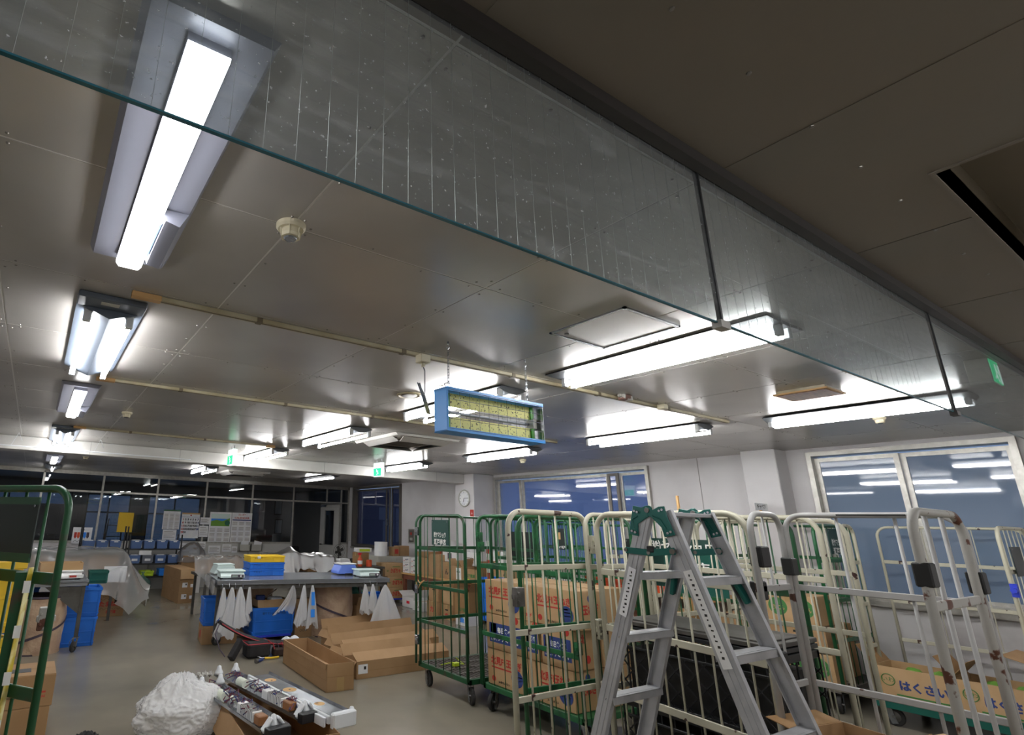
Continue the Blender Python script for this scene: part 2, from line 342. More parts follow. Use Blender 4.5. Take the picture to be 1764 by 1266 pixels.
w1 = window('window_1', 4.9, 8.10, .97, 2.50, [5.42, 5.62, 7.48], 'frosted_blue', darkm=(1,))
w2 = window('window_2', 1.24, 2.84, .97, 2.50, [2.07], 'frosted_grey')
w3 = window('window_3', 11.45, 13.82, .99, 2.54, [12.0, 12.2], 'door_glass', 'alu_dark')
part('latch', MB().box(XW-.01, XW+.03, 12.08, 12.12, 1.56, 1.72), 'zinc', w3, world=True)
struct('trim_8', MB().box(XW-.09, XW+.02, 1.1, 2.95, .90, .955).box(XW-.09, XW+.02, 4.8, 8.2, .90, .955).box(XW-.05, XW+.02, 11.4, 13.9, .93, .975), 'alu')
for i, (y, z) in enumerate(((2.2, .985), (1.7, .99))): pass
# ---- office partition: aluminium grid with glass, panels below
op = thing('wall_back', None, None, (3, YB, 0)); op['kind'] = 'structure'
mx_ = [-2.36, -1.14, .08, 1.303, 2.53, 3.72, 4.945, 6.13, 7.63]
DO0, DO1 = 6.13, 7.63
fr = MB()
for x in mx_: fr.box(x-.022, x+.022, YB, YB+.05, 0, 2.55)
fr.box(7.16-.022, 7.16+.022, YB, YB+.05, 2.14, 2.55)
fr.box(XL, XW, YB, YB+.05, 2.52, 2.60).box(XL, XW, YB+.002, YB+.052, 2.125, 2.165).box(XL, DO0, YB-.004, YB+.056, 1.02, 1.065).box(XW-.05, XW, YB, YB+.05, 0, 2.6)
fr.box(DO1, XW, YB, YB+.05, 1.02, 1.06)
part('partition_frame', fr, 'alu', op, world=True)
xs = mx_+[XW]
for i in range(len(xs)-1):
    a, b = xs[i]+.022, xs[i+1]-.022
    if i != 7:
        part('pane', MB().box(a, b, YB+.02, YB+.026, 1.065, 2.125), 'office_glass', op, world=True)
        part('lower_panel', MB().box(a, b, YB+.01, YB+.04, 0.0, 1.02), 'door_white' if i > 2 else 'wall_white', op, world=True)
        part('pane', MB().box(a, b, YB+.02, YB+.026, 2.165, 2.52), 'office_glass', op, world=True)
    else:
        part('pane', MB().box(a, 7.138, YB+.02, YB+.026, 2.165, 2.52), 'office_glass', op, world=True)
        part('pane', MB().box(7.182, b, YB+.02, YB+.026, 2.165, 2.52), 'office_glass', op, world=True)
# door leaf, swung into the office
dr = thing('door_1', None, None, (7.60, YB+.04, .01)); dr['kind'] = 'structure'; dr.rotation_euler = (0, 0, R(111))
lf = MB().box(0, .72, -.02, .02, 0, .98).box(0, .72, -.02, .02, 1.92, 2.1).box(0, .19, -.02, .02, .98, 1.92).box(.53, .72, -.02, .02, .98, 1.92)
part('door_leaf', lf, 'door_white', dr); part('pane', MB().box(.19, .53, -.004, .004, .98, 1.92), 'office_glass', dr)
part('door_frame', MB().box(.175, .19, -.026, .026, .965, 1.935).box(.53, .545, -.026, .026, .965, 1.935).box(.19, .53, -.026, .026, .965, .98).box(.19, .53, -.026, .026, 1.92, 1.935), 'alu', dr)
part('door_handle', MB().cyl((.66, -.06, .98), (.66, .06, .98), .013).cyl((.66, .055, .98), (.56, .055, .98), .01).cyl((.66, -.055, .98), (.56, -.055, .98), .01).cyl((.66, -.03, .98), (.66, .03, .98), .025), 'steel', dr)
part('door_closer', MB().box(.5, .68, .02, .06, 2.02, 2.08).bar((.5, .05, 2.07), (.3, .2, 2.08), .02, .01), 'zinc', dr)
# ---- office interior (lights off)
OB = 18.0
ow = MB(); y = OB
hol = [(-2.2, .9), (1.3, 2.5), (3.0, 4.6)]
xx = XL
for a, b in hol:
    ow.box(xx, a, OB, OB+.2, 0, ZC); ow.box(a, b, OB, OB+.2, 0, .9).box(a, b, OB, OB+.2, 2.25, ZC); xx = b
ow.box(xx, XW+.2, OB, OB+.2, 0, ZC)
struct('wall_office', ow, 'office_wall')
struct('wall_office_right', MB().box(XW, XW+.2, 14.15, OB, 0, ZC), 'office_wall')
for k, (a, b) in enumerate(hol):
    wn = thing('window_%d' % (k+4), None, None, ((a+b)/2, OB, .9)); wn['kind'] = 'structure'
    mb = MB()
    for q in (a, (a+b)/2-.02, b-.04): mb.box(q, q+.04, OB+.02, OB+.08, .9, 2.25)
    mb.box(a, b, OB+.02, OB+.08, .9, .94).box(a, b, OB+.02, OB+.08, 2.21, 2.25).box(a, b, OB+.02, OB+.08, 1.7, 1.74)
    part('window_frame', mb, 'alu_dark', wn, world=True)
    part('pane', MB().box(a, b, OB+.05, OB+.055, .93, 2.22), 'office_glass', wn, world=True)
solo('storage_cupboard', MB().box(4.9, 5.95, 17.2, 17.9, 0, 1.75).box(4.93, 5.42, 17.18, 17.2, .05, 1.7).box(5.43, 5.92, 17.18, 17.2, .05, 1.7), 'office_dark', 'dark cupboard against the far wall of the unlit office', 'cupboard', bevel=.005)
solo('office_cabinet', MB().box(.1, 1.1, 17.3, 17.9, 0, 1.9).box(.13, .6, 17.28, 17.3, .05, 1.85).box(.62, 1.07, 17.28, 17.3, .05, 1.85), 'office_wall', 'tall grey cabinet seen through the left panes of the office partition', 'cabinet', bevel=.005)
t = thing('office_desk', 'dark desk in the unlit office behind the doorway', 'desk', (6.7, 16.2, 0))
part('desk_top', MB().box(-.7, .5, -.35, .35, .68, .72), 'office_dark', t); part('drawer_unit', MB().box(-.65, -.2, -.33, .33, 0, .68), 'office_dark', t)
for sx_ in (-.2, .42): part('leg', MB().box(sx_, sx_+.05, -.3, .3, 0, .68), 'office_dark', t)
t = thing('office_chair', 'low black chair just inside the office doorway', 'chair', (6.75, 15.2, 0))
part('seat', MB().box(-.25, .25, -.25, .25, .42, .5), 'black_cloth', t, .03); part('backrest', MB().box(-.22, .22, .2, .27, .5, .9), 'black_cloth', t, .03)
part('post', MB().cyl((0, 0, .05), (0, 0, .42), .03), 'steel', t)
for k in range(5):
    a = k*1.2566; part('base_arm', MB().bar((0, 0, .08), (.26*math.cos(a), .26*math.sin(a), .05), .04, .03), 'rack_black', t)
for k, (x, z, l) in enumerate(((7.0, 1.42, 'narrow black framed notice on the office wall beside the open door'), (6.95, 2.05, 'dark framed certificate high on the office wall behind the transom'))):
    t = thing('picture_frame', l, 'picture', (x+.3, OB-.03, z)); part('frame', MB().box(-.14, .14, -.02, .02, -.25, .25), 'rack_black', t); part('print', MB().box(-.11, .11, -.024, -.019, -.21, .21), 'paper', t)
t = thing('step_ladder_small', 'thin white stepladder standing in the office behind the yellow sheet', 'ladder', (1.9, 16.0, 0))
for s in (-1, 1): part('side_rail', MB().bar((s*.24, -.1, 0), (s*.16, .02, 1.55), .03, .02), 'alu', t)
for k in range(5): part('step', MB().box(-.22+.014*k, .22-.014*k, -.1+.02*k, -.02+.02*k, .25+.28*k, .275+.28*k), 'alu', t)
# ================================================================ smoke curtain of wired glass across the ceiling
GYc = .65
sc = thing('glass_smoke_curtain', 'long scratched wired glass smoke curtain hanging from the ceiling', 'smoke curtain', (2, GYc, ZC))
jx = [-2.45, -.41, 1.444, 3.297, 5.15, 6.99, 7.88]
for i in range(len(jx)-1):
    g = part('glass_pane', MB().box(jx[i]+.004, jx[i+1]-.004, GYc-.0034, GYc+.0034, 2.118, 2.592), 'curtain_glass', sc, world=True)
M_w = mat('wire_grey', '9A9C98', .3, .5); M_e = mat('glass_edge', '2F6878', .25); M_j = mat('joint_seal', '16181A', .5)
wire = MB().box(-.00022, .00022, -.0004, .0004, 0, .474).mesh('wire', 'wire_grey')
k = 0; x = -1.35
while x < 2.95:
    link_copy(wire, 'wire', sc, (x-2, 0, 2.118-ZC)); x += .0517
part('edge_strip', MB().box(-2.45, 7.88, GYc-.0036, GYc+.0036, 2.115, 2.118), 'glass_edge', sc, world=True)
for x in jx[1:-1]:
    part('joint_seal', MB().box(x-.004, x+.004, GYc-.006, GYc+.006, 2.112, 2.592), 'joint_seal', sc, world=True)
    part('clip', MB().box(x-.022, x+.022, GYc-.012, GYc+.012, 2.102, 2.122), 'cart_rust' if x < 2 else 'dark_rail', sc, world=True)
part('top_rail', MB().box(-2.5, 7.89, GYc-.035, GYc-.006, 2.565, 2.6).box(-2.5, 7.89, GYc+.006, GYc+.014, 2.58, 2.6), 'dark_rail', sc, world=True)
# ================================================================ ceiling lights
def led_light(x, y0, y1, label, sensor=True):
    t = thing('led_ceiling_light', label, 'ceiling light', (x, (y0+y1)/2, ZC), group='ceiling lights'); L = (y1-y0)/2
    prof = [(-.125, -.012), (.125, -.012), (.125, 0), (-.125, 0)]
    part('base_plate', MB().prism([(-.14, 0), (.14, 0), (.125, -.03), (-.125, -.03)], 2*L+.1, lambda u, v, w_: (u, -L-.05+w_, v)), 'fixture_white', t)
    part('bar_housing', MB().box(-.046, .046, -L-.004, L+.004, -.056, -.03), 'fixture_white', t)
    mb = MB(); pr = [(-.045, -.056), (-.045, -.066), (-.034, -.080), (.034, -.080), (.045, -.066), (.045, -.056)]
    mb.prism(pr, 2*L, lambda u, v, w_: (u, -L+w_, v)); part('led_bar', mb, 'led_bar', t)
    part('end_cap', MB().prism(pr, .006, lambda u, v, w_: (u, -L-.007+w_, v)), 'led_bar', t); part('end_cap', MB().prism(pr, .006, lambda u, v, w_: (u, L+.001+w_, v)), 'led_bar', t)
    if sensor:
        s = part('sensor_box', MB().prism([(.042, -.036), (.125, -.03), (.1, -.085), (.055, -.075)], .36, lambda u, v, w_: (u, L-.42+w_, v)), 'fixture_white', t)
        part('sensor_lens', MB().box(.044, .05, L-.38, L-.12, -.07, -.04), 'sensor_glass', s)
    return t
led_light(.16, .95, 2.08, 'long bright LED bar light on wide grey base nearest the glass curtain')
led_light(.165, 4.68, 5.92, 'small LED bar light with pale sensor box between the two troffers on the left')
led_light(.165, 10.5, 11.75, 'LED bar light on the far ceiling behind the beam at left')
def twin_light(x, y0, y1, label, tubes=(-1, 1), wide=.11, drop=.075, lit=True, n='fluorescent_light', body=1):
    t = thing(n, label, 'ceiling light', (x, (y0+y1)/2, ZC), group='ceiling lights'); L = (y1-y0)/2
    if body == 2:   # shallow white tray
        part('tray', MB().prism([(-.15, 0), (.15, 0), (.15, -.02), (.0, -.075), (-.15, -.02)], 2*L+.06, lambda u, v, w_: (u, -L-.03+w_, v)), 'tray_blue', t)
        part('end_plate', MB().box(-.15, .15, -L-.16, -L-.03, -.03, 0), 'tray_blue', t, .005)
        part('rating_plate', MB().box(-.05, .03, -L-.13, -L-.09, -.0315, -.03), 'cabinet_grey', t)
    elif body == 3:   # wide flat reflector plate
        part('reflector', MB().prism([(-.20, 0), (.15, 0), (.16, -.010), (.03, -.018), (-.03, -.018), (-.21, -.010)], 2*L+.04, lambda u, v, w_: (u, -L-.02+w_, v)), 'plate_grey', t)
    else:
        part('reflector', MB().prism([(-.11, -.005), (.11, -.005), (.14, -.02), (.035, -.06), (-.035, -.06), (-.14, -.02)], 2*L+.04, lambda u, v, w_: (u, -L-.02+w_, v)), 'fixture_under', t)
    for s in tubes:
        r = .0145
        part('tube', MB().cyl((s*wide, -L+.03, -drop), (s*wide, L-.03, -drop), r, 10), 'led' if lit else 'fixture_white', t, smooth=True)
        for q in (-1, 1):
            part('socket', MB().box(s*wide-.018, s*wide+.018, q*L-.022 if q > 0 else -L-.01, q*L+.01 if q > 0 else -L+.022, -drop-.02, -.015), 'socket_white', t, .004)
    return t
twin_light(.165, 2.78, 4.0, 'white tray light with two separate lit tubes and pointed end plate, left row', wide=.095, body=2)
twin_light(.17, 7.22, 8.38, 'small twin-tube tray light just before the beam, left row', wide=.08, body=2)
twin_light(3.03, 1.09, 2.37, 'long twin-tube light crossing behind the glass curtain joint', wide=.045, drop=.05, body=3)
twin_light(2.90, 2.78, 3.98, 'twin-tube light behind the blue framed insect trap')
twin_light(2.90, 4.98, 6.22, 'twin-tube light left of the near ceiling air conditioner')
twin_light(2.88, 7.2, 8.4, 'twin-tube light just right of the left exit sign')
twin_light(2.85, 10.6, 11.75, 'twin-tube light on the far ceiling left of the far air conditioner')
twin_light(5.55, 1.0, 2.22, 'long twin-tube light nearest window at right, below the pale panel', wide=.05)
twin_light(5.38, 2.72, 3.93, 'twin-tube light in the middle of the right row')
twin_light(5.42, 4.85, 6.08, 'light with lit tube beneath the right end of the insect trap', wide=.05)
twin_light(5.42, 7.15, 8.25, 'light just right of the right exit sign', wide=.05)
twin_light(5.45, 10.4, 11.9, 'single bright light on far ceiling near office door', tubes=(0,), wide=0)
twin_light(.2, 12.6, 13.6, 'small light at far left above the office partition', tubes=(0,), wide=0)
for k, (x, y) in enumerate(((.6, -1.25), (3.0, -1.25), (5.6, -1.25), (1.8, -2.4), (4.6, -2.4))):  # unseen fixtures added behind the camera to brighten the foreground
    twin_light(x, y-.6, y+.6, ('left', 'middle', 'right', 'rear left', 'rear right')[k]+' added twin-tube fill light, unseen on the near ceiling behind the viewer')
# ---------------------------------------------------------------- ceiling furniture
def detector(x, y, r, label):
    t = thing('smoke_detector', label, 'smoke detector', (x, y, ZC))
    part('base', MB().lathe([(r, 0), (r, -.012), (r*.86, -.02), (0, -.02)], 28), 'detector', t, smooth=False)
    part('sensor_cage', MB().lathe([(r*.62, -.02), (r*.62, -.026), (r*.66, -.04), (r*.6, -.05), (0, -.052)], 24), 'detector', t)
    for k in range(6):
        a = k*R(60); part('rib', MB().bar((r*.74*math.cos(a), r*.74*math.sin(a), -.018), (r*.6*math.cos(a), r*.6*math.sin(a), -.05), .006, .004), 'detector', t)
    part('mesh_window', MB().lathe([(r*.45, -.052), (r*.4, -.056), (0, -.056)], 20), 'zinc', t)
detector(.615, 1.58, .052, 'cream round smoke detector near the long LED light')
detector(.64, 5.72, .05, 'cream smoke detector on the left behind the second conduit')
detector(6.33, 5.9, .05, 'smoke detector on the ceiling above the cart cages, near left window')
detector(6.2, 1.68, .045, 'square-looking cream detector just past the rightmost ceiling light')
detector(.63, 10.6, .05, 'small detector on the far ceiling behind the beam')
def conduit(y, x0, x1, label, box=None):
    t = thing('surface_conduit', label, 'conduit', ((x0+x1)/2, y, ZC))
    a, b = x0-(x0+x1)/2, x1-(x0+x1)/2
    part('channel', MB().box(a, b, -.018, .018, -.022, 0), 'conduit', t, .002)
    part('slot', MB().box(a+.12, b, -.005, .005, -.0235, -.021), 'conduit_dark', t)
    part('end_box', MB().box(a, a+.13, -.021, .021, -.026, 0), 'wood_pale', t, .002)
    n = int((x1-x0)/.9)
    for k in range(n): part('coupler', MB().box(a+.6+k*.9, a+.63+k*.9, -.02, .02, -.0245, 0), 'conduit_dark', t)
    return t
conduit(2.515, .225, 5.4, 'long cream cable duct nearest, crossing above the insect trap')
conduit(4.35, .24, 5.25, 'cream cable duct crossing mid ceiling beyond the tray light')
c3 = conduit(7.02, .24, 2.6, 'short far cable duct ending near the left exit sign')
solo('junction_box', MB().box(-.05, .05, -.03, .03, -.04, 0).box(-.08, -.05, -.012, .012, -.02, 0), 'cart_rust', 'rusty brown junction box on the nearest duct right of the trap', 'junction box', bevel=.003, loc=(3.78, 2.45, ZC))
solo('junction_box', MB().box(-.06, .06, -.03, .03, -.035, 0), 'wood_pale', 'orange brown box at the end of the far duct', 'junction box', bevel=.003, loc=(2.66, 7.02, ZC))
solo('outlet', MB().box(-.03, .03, -.03, .03, -.04, 0), 'detector', 'small white outlet on nearest duct above the right twin light', 'outlet', bevel=.004, loc=(4.3, 2.47, ZC))
t = thing('plugged_cord', 'grey cord plugged in the duct with its spare length bundled', 'cord', (1.85, 2.46, ZC))
part('plug', MB().box(-.035, .035, -.03, .03, -.075, -.026).cyl((0, 0, -.075), (0, 0, -.1), .012, 8), 'detector', t, .004)
part('cable', MB().tube([(0, 0, -.09), (.012, 0, -.12), (.012, 0, -.26)], .004, 6), 'zinc', t)
bd = MB()
for k in range(5):
    o = (k-2)*.006; bd.tube([(-.03+o, .004*k, -.2), (0+o, 0, -.27), (.04+o, 0, -.38), (.045+o, .01, -.37), (.0, .01, -.25), (-.025, 0, -.2)], .003, 5)
part('cable_bundle', bd, 'zinc', t)
t = thing('round_vent', 'round cream ceiling vent left of the insect trap cord', 'vent', (2.44, 3.43, ZC))
part('ring', MB().lathe([(.1, 0), (.1, -.008), (.085, -.012), (.08, -.004), (0, -.004)], 32), 'conduit', t); part('disc', MB().lathe([(.065, -.004), (.062, -.012), (0, -.013)], 28), 'alu_dark', t)
t = thing('access_hatch', 'rectangular steel access hatch in the ceiling near the glass curtain', 'hatch', (2.43, 1.6, ZC))
mb = MB(); a, b = .225, .22
for x0, x1, y0, y1 in ((-a, a, -b, -b+.014), (-a, a, b-.014, b), (-a, -a+.014, -b, b), (a-.014, a, -b, b)): mb.box(x0, x1, y0, y1, -.008, 0)
part('hatch_frame', mb, 'zinc', t); part('hatch_door', MB().box(-a+.02, a-.02, -b+.02, b-.02, -.005, 0), 'steel_ceiling', t); part('latch', MB().cyl((-.15, .17, -.012), (-.15, .17, 0), .012), 'steel', t)
t = thing('ceiling_speaker_panel', 'thin pale panel with yellowed edge under ceiling above the right light', 'ceiling panel', (4.67, 1.61, ZC))
part('panel', MB().box(-.155, .155, -.16, .16, -.03, -.02), 'wood_pale', t); part('frame', MB().box(-.14, .14, -.145, .145, -.02, 0), 'conduit', t); part('face', MB().box(-.14, .14, -.145, .145, -.034, -.03), 'wood', t)
def ac(x, y, label):
    t = thing('ceiling_air_conditioner', label, 'air conditioner', (x, y, ZC)); h = .47
    part('panel', MB().prism([(-h, 0), (h, 0), (h-.03, -.03), (-h+.03, -.03)], 2*h, lambda u, v, w_: (u, -h+w_, v)), 'beam_white', t, .004)
    g = part('intake_grille', MB().box(-.25, .25, -.25, .25, -.036, -.03), 'conduit_dark', t)
    for k in range(12): part('grille_slat', MB().box(-.24, .24, -.235+k*.0415, -.222+k*.0415, -.04, -.036), 'alu_dark', g)
    for k in range(4):
        mx = Matrix.Rotation(R(90*k), 4, 'Z')
        part('outlet_slot', MB().box(-.3, .3, -.41, -.34, -.033, -.03, mx), 'rack_black', t)
        mb = MB(); vs = [mx @ Vector(q) for q in ((-.33, -.42, -.03), (.33, -.42, -.03), (.33, -.335, -.075), (-.33, -.335, -.075))]
        mb.add(vs, [(0, 1, 2, 3)]); part('flap', mb, 'beam_white', t, solid=.006)
ac(3.83, 5.45, 'white four-way ceiling air conditioner with flaps open, near side of the beam')
ac(3.8, 11.6, 'white ceiling air conditioner beyond the beam')
def exit_sign(x, y, label, z=2.6):
    t = thing('exit_sign', label, 'exit sign', (x, y, ZC))
    part('hanger', MB().cyl((0, -.07, 0), (0, -.07, -.06), .006).cyl((0, .07, 0), (0, .07, -.06), .006), 'zinc', t)
    b = part('housing', MB().box(-.03, .03, -.12, .12, -.27, -.05), 'exit_white', t, .006)
    for s in (-1, 1):
        f = part('sign_face', MB().box(s*.0305-.001, s*.0305+.001, -.11, .11, -.26, -.14), 'exit_green', t)
        # running figure
        mb = MB(); q = s*.033
        mb.cyl((q-.001, .02, -.165), (q+.001, .02, -.165), .011, 10)
        for a_, b_ in (((0, -.178), (-.015, -.212)), ((-.015, -.212), (.012, -.235)), ((.012, -.235), (0, -.252)), ((-.015, -.212), (-.045, -.222)), ((0, -.182), (.03, -.198)), ((0, -.182), (-.03, -.185))):
            mb.bar((q, a_[0], a_[1]), (q, b_[0], b_[1]), .011, .001, side=(0, 1, 0) if abs(a_[1]-b_[1]) > abs(a_[0]-b_[0]) else (0, 0, 1))
        part('running_figure', mb, 'exit_white', t)
exit_sign(2.27, 7.45, 'green and white exit sign hanging at left of the beam')
exit_sign(4.7, 7.45, 'slim exit sign hanging right of the near air conditioner')
t = thing('exit_sign', 'green exit sign close behind the glass curtain at the upper right', 'exit sign', (4.6, .75, ZC))
part('housing', MB().box(-.09, .09, -.045, .05, -.15, -.004), 'cabinet_grey', t, .004)
f = part('sign_face', MB().box(-.085, .085, -.049, -.045, -.145, -.01), 'exit_green', t)
part('running_figure', MB().cyl((.0, -.051, -.045), (.0, -.049, -.045), .014, 10).bar((0, -.05, -.06), (-.01, -.05, -.1), .014, .002, (1, 0, 0)).bar((-.01, -.05, -.1), (.02, -.05, -.135), .012, .002, (1, 0, 0)).bar((-.01, -.05, -.1), (-.045, -.05, -.12), .012, .002, (0, 0, 1)).bar((0, -.05, -.065), (.035, -.05, -.085), .01, .002, (0, 0, 1)), 'exit_white', t)
part('door_symbol', MB().box(.045, .08, -.051, -.049, -.14, -.03), 'exit_white', t)
# thin hanging rail before the beam
t = thing('hanging_rail', 'thin white rail hung on two rods before the beam at left', 'rail', (.3, 8.1, ZC))
part('rail', MB().cyl((-2.6, 0, -.17), (1.6, .2, -.15), .007, 8), 'socket_white', t)
for x in (-.62, .33):
    part('hanger', MB().bar((x, 0, 0), (x-.06, .02, -.16), .02, .004, (0, 1, 0)).bar((x, .0, 0), (x+.05, .02, -.1), .02, .004, (0, 1, 0)), 'socket_white', t)
# ---------------------------------------------------------------- insect trap on chains
t = thing('insect_trap', 'blue framed insect trap with yellow sticky boards hanging on chains', 'insect trap', (2.17, 2.24, 2.2))
xa, xb, za, zb, dp = -.37, .37, -.12, .12, .11
part('end_panel', MB().box(xa, xa+.012, -dp/2, dp/2, za, zb), 'trap_blue', t, .002); part('end_panel', MB().box(xb-.006, xb, -dp/2, dp/2, za, zb), 'zinc', t, .001)
part('top_panel', MB().box(xa, xb, -dp/2, dp/2, zb-.006, zb).box(xa, xb, -dp/2-.002, -dp/2+.004, zb-.02, zb), 'trap_blue', t)
part('bottom_panel', MB().box(xa, xb, -dp/2, dp/2, za, za+.006).box(xa, xb, -dp/2-.002, -dp/2+.004, za, za+.02), 'trap_blue', t)
for q, z0, z1 in ((0, .025, .1), (0, -.105, -.03)):
    s = part('sticky_board', MB().box(xa+.06, xb-.06, -.002, .002, z0, z1), 'trap_yellow', t)
    part('board_end', MB().box(xb-.06, xb-.035, -.012, .012, z0, z1), 'trap_green', s); part('board_end', MB().box(xa+.05, xa+.06, -.006, .006, z0, z1), 'trap_green', s)
part('lamp_tube', MB().cyl((xa+.03, .02, 0), (xb-.03, .02, 0), .008, 10), 'fixture_white', t)
part('lamp_socket', MB().box(xb-.05, xb-.02, -.02, .04, -.03, .03), 'cabinet_grey', t, .003); part('lamp_socket', MB().box(xa+.012, xa+.035, -.02, .04, -.1, .1), 'zinc', t, .003)
for s in (-1, 1):
    gs = MB()
    for k in range(11): x = xa+.02+k*(xb-xa-.04)/10; gs.cyl((x, s*dp/2, za+.01), (x, s*dp/2, zb-.01), .0012, 5)
    for k in range(5): z = za+.015+k*.0525; gs.cyl((xa+.012, s*dp/2+s*.002, z), (xb-.012, s*dp/2+s*.002, z), .0016, 5)
    part('wire_guard', gs, 'zinc', t)
for x in (-.31, .3):
    ch = MB(); z = zb; k = 0
    ch.cyl((x, 0, .385), (x, 0, .4), .006, 6); ch.tube([(x-.01, 0, .365), (x, 0, .355), (x+.01, 0, .365), (x+.006, 0, .38)], .002, 5)
    while z < .35:
        dx, dy = ((.005, 0) if k % 2 else (0, .005)); ch.tube([(x+dx, dy, z), (x+dx, dy, z+.018), (x-dx, -dy, z+.018), (x-dx, -dy, z)], .0021, 5, closed=True); z += .0165; k += 1
    part('chain', ch, 'zinc', t)
part('power_cord', MB().tube([(xa+.04, 0, zb), (xa+.03, 0, zb+.03), (xa+.06, 0, zb+.045), (xa+.08, 0, zb+.02), (xa+.05, 0, zb+.003)], .003, 6), 'zinc', t)
# ---------------------------------------------------------------- wall items
t = thing('wall_clock', 'round white wall clock on the column', 'clock', (7.35, 8.42, 2.13))
part('rim', MB().tube([(-.02, .155*math.cos(a*math.pi/18), .155*math.sin(a*math.pi/18)) for a in range(36)], .014, 8, closed=True), 'cabinet_grey', t, smooth=True)
part('dial', MB().cyl((-.022, 0, 0), (0, 0, 0), .152, 40), 'paper', t)
for k in range(12):
    a = R(30*k); sn, cs = math.sin(a), math.cos(a); l = .03 if k % 3 == 0 else .02
    part('hour_mark', MB().bar((-.024, -sn*.13, cs*.13), (-.024, -sn*(.13-l), cs*(.13-l)), .009 if k % 3 == 0 else .005, .002, side=(0, cs, sn)), 'print_black', t)
part('hour_hand', MB().bar((-.026, 0, 0), (-.026, .02, -.075), .011, .002, side=(0, 1, 0)), 'print_black', t); part('minute_hand', MB().bar((-.028, 0, 0), (-.028, -.11, .0), .008, .002, side=(0, 0, 1)), 'print_black', t)
t = thing('red_wall_sign', 'small red and white sign on the column under the clock', 'sign', (7.346, 8.22, 1.84))
part('plate', MB().box(-.004, 0, -.05, .05, -.09, .07), 'print_red', t); text(t, '↓', .07, (-.006, 0, 0), '-x', 'print_white')
t = thing('wall_switch_panel', 'grey switch panel with red lamp on wall left of the green cage', 'switch panel', (XW, 11.0, 1.33))
part('cover', MB().box(-.012, 0, -.1, .1, -.13, .14), 'alu_dark', t, .003); part('frame', MB().box(-.006, 0, -.13, .13, -.16, .17), 'alu', t); part('indicator', MB().box(-.018, -.012, -.03, .03, .03, .09), 'print_red', t)
for k in range(2): part('button', MB().box(-.018, -.012, -.05+.06*k, -.01+.06*k, -.09, -.03), 'cabinet_grey', t)
solo('wall_pipe', MB().box(-.03, 0, -.02, .02, 0, .75), 'beam_white', 'pale vertical duct on wall beside the far sliding window', 'duct', bevel=.004, loc=(XW, 14.02, 1.1))
# ================================================================ cage carts
_rod = {}
def U_path(L, H, rc, n=6):
    p = [(0, 0, 0), (0, 0, H-rc)]
    for k in range(1, n): a = R(90*k/n); p.append((rc-rc*math.cos(a), 0, H-rc+rc*math.sin(a)))
    p += [(rc, 0, H), (L-rc, 0, H)]
    for k in range(1, n): a = R(90*k/n); p.append((L-rc+rc*math.sin(a), 0, H-rc+rc*math.cos(a)))
    return p+[(L, 0, H-rc), (L, 0, 0)]
def cage_panel(root, a, b, z0=.2, z1=1.7, rails=(1.355, .98, .62), nrod=5, m='cart_cream', rt=.015, rr=.0055, rc=.1, flat=True, rodz=None, rail_h=.034, rod_m=None, label=None):
    """U-frame from a to b (x,y in the cart's space) with rails and rods as children"""
    a = Vector((a[0], a[1], 0)); b = Vector((b[0], b[1], 0)); L = (b-a).length; ang = math.atan2(b.y-a.y, b.x-a.x)
    f = part('cage_panel', MB().tube(U_path(L, z1-z0, rc), rt, 10), m, root, smooth=True, label=label); f.location = (a.x, a.y, z0); f.rotation_euler = (0, 0, ang)
    for z in rails:
        link_copy(MB().box(rt*.6, L-rt*.6, -.006, .006, -rail_h/2, rail_h/2).mesh('rail', m, .003), 'rail', f, (0, 0, z-z0))
    H = z1-z0 if rodz is None else rodz
    key = (round(H, 3), rod_m or m, rr)
    if key not in _rod: _rod[key] = MB().cyl((0, 0, 0), (0, 0, H), rr, 6).mesh('rod', rod_m or m, smooth=True)
    for k in range(nrod): link_copy(_rod[key], 'rod', f, (L*(k+1)/(nrod+1), .009, 0))
    return f
_cast = {}
def caster(root, x, y, ang, r=.075, brake=False):
    key = r
    if key not in _cast:
        fk = MB().box(-.04, .04, -.03, .03, -.006, .0).bar((0, -.026, -.005), (-.035, -.026, -.17+r*.15), .045, .004, (1, 0, 0)).bar((0, .026, -.005), (-.035, .026, -.17+r*.15), .045, .004, (1, 0, 0)).cyl((0, 0, -.02), (0, 0, 0), .024, 12)
        tp = [(.6*r, -.016), (.92*r, -.017), (r, -.008), (r, .008), (.92*r, .017), (.6*r, .016)]
        wl = MB(); n = 22
        vs = [(q*math.cos(2*math.pi*k/n), z, q*math.sin(2*math.pi*k/n)) for q, z in tp for k in range(n)]
        wl.add(vs, [(i*n+k, i*n+(k+1) % n, (i+1)*n+(k+1) % n, (i+1)*n+k) for i in range(5) for k in range(n)])
        hb = MB().cyl((0, -.012, 0), (0, .012, 0), r*.62, 18).cyl((0, -.03, 0), (0, .03, 0), r*.16, 10)
        _cast[key] = (fk.mesh('caster', 'zinc', .002), wl.mesh('wheel', 'rubber', smooth=False), hb.mesh('hub', 'steel'))
    fk, wl, hb = _cast[key]
    c = link_copy(fk, 'caster', root, (x, y, .17+r*.12), (0, 0, R(ang)))
    wz = r-(.17+r*.12)
    link_copy(wl, 'wheel', c, (-.035, 0, wz)); link_copy(hb, 'hub', c, (-.035, 0, wz))
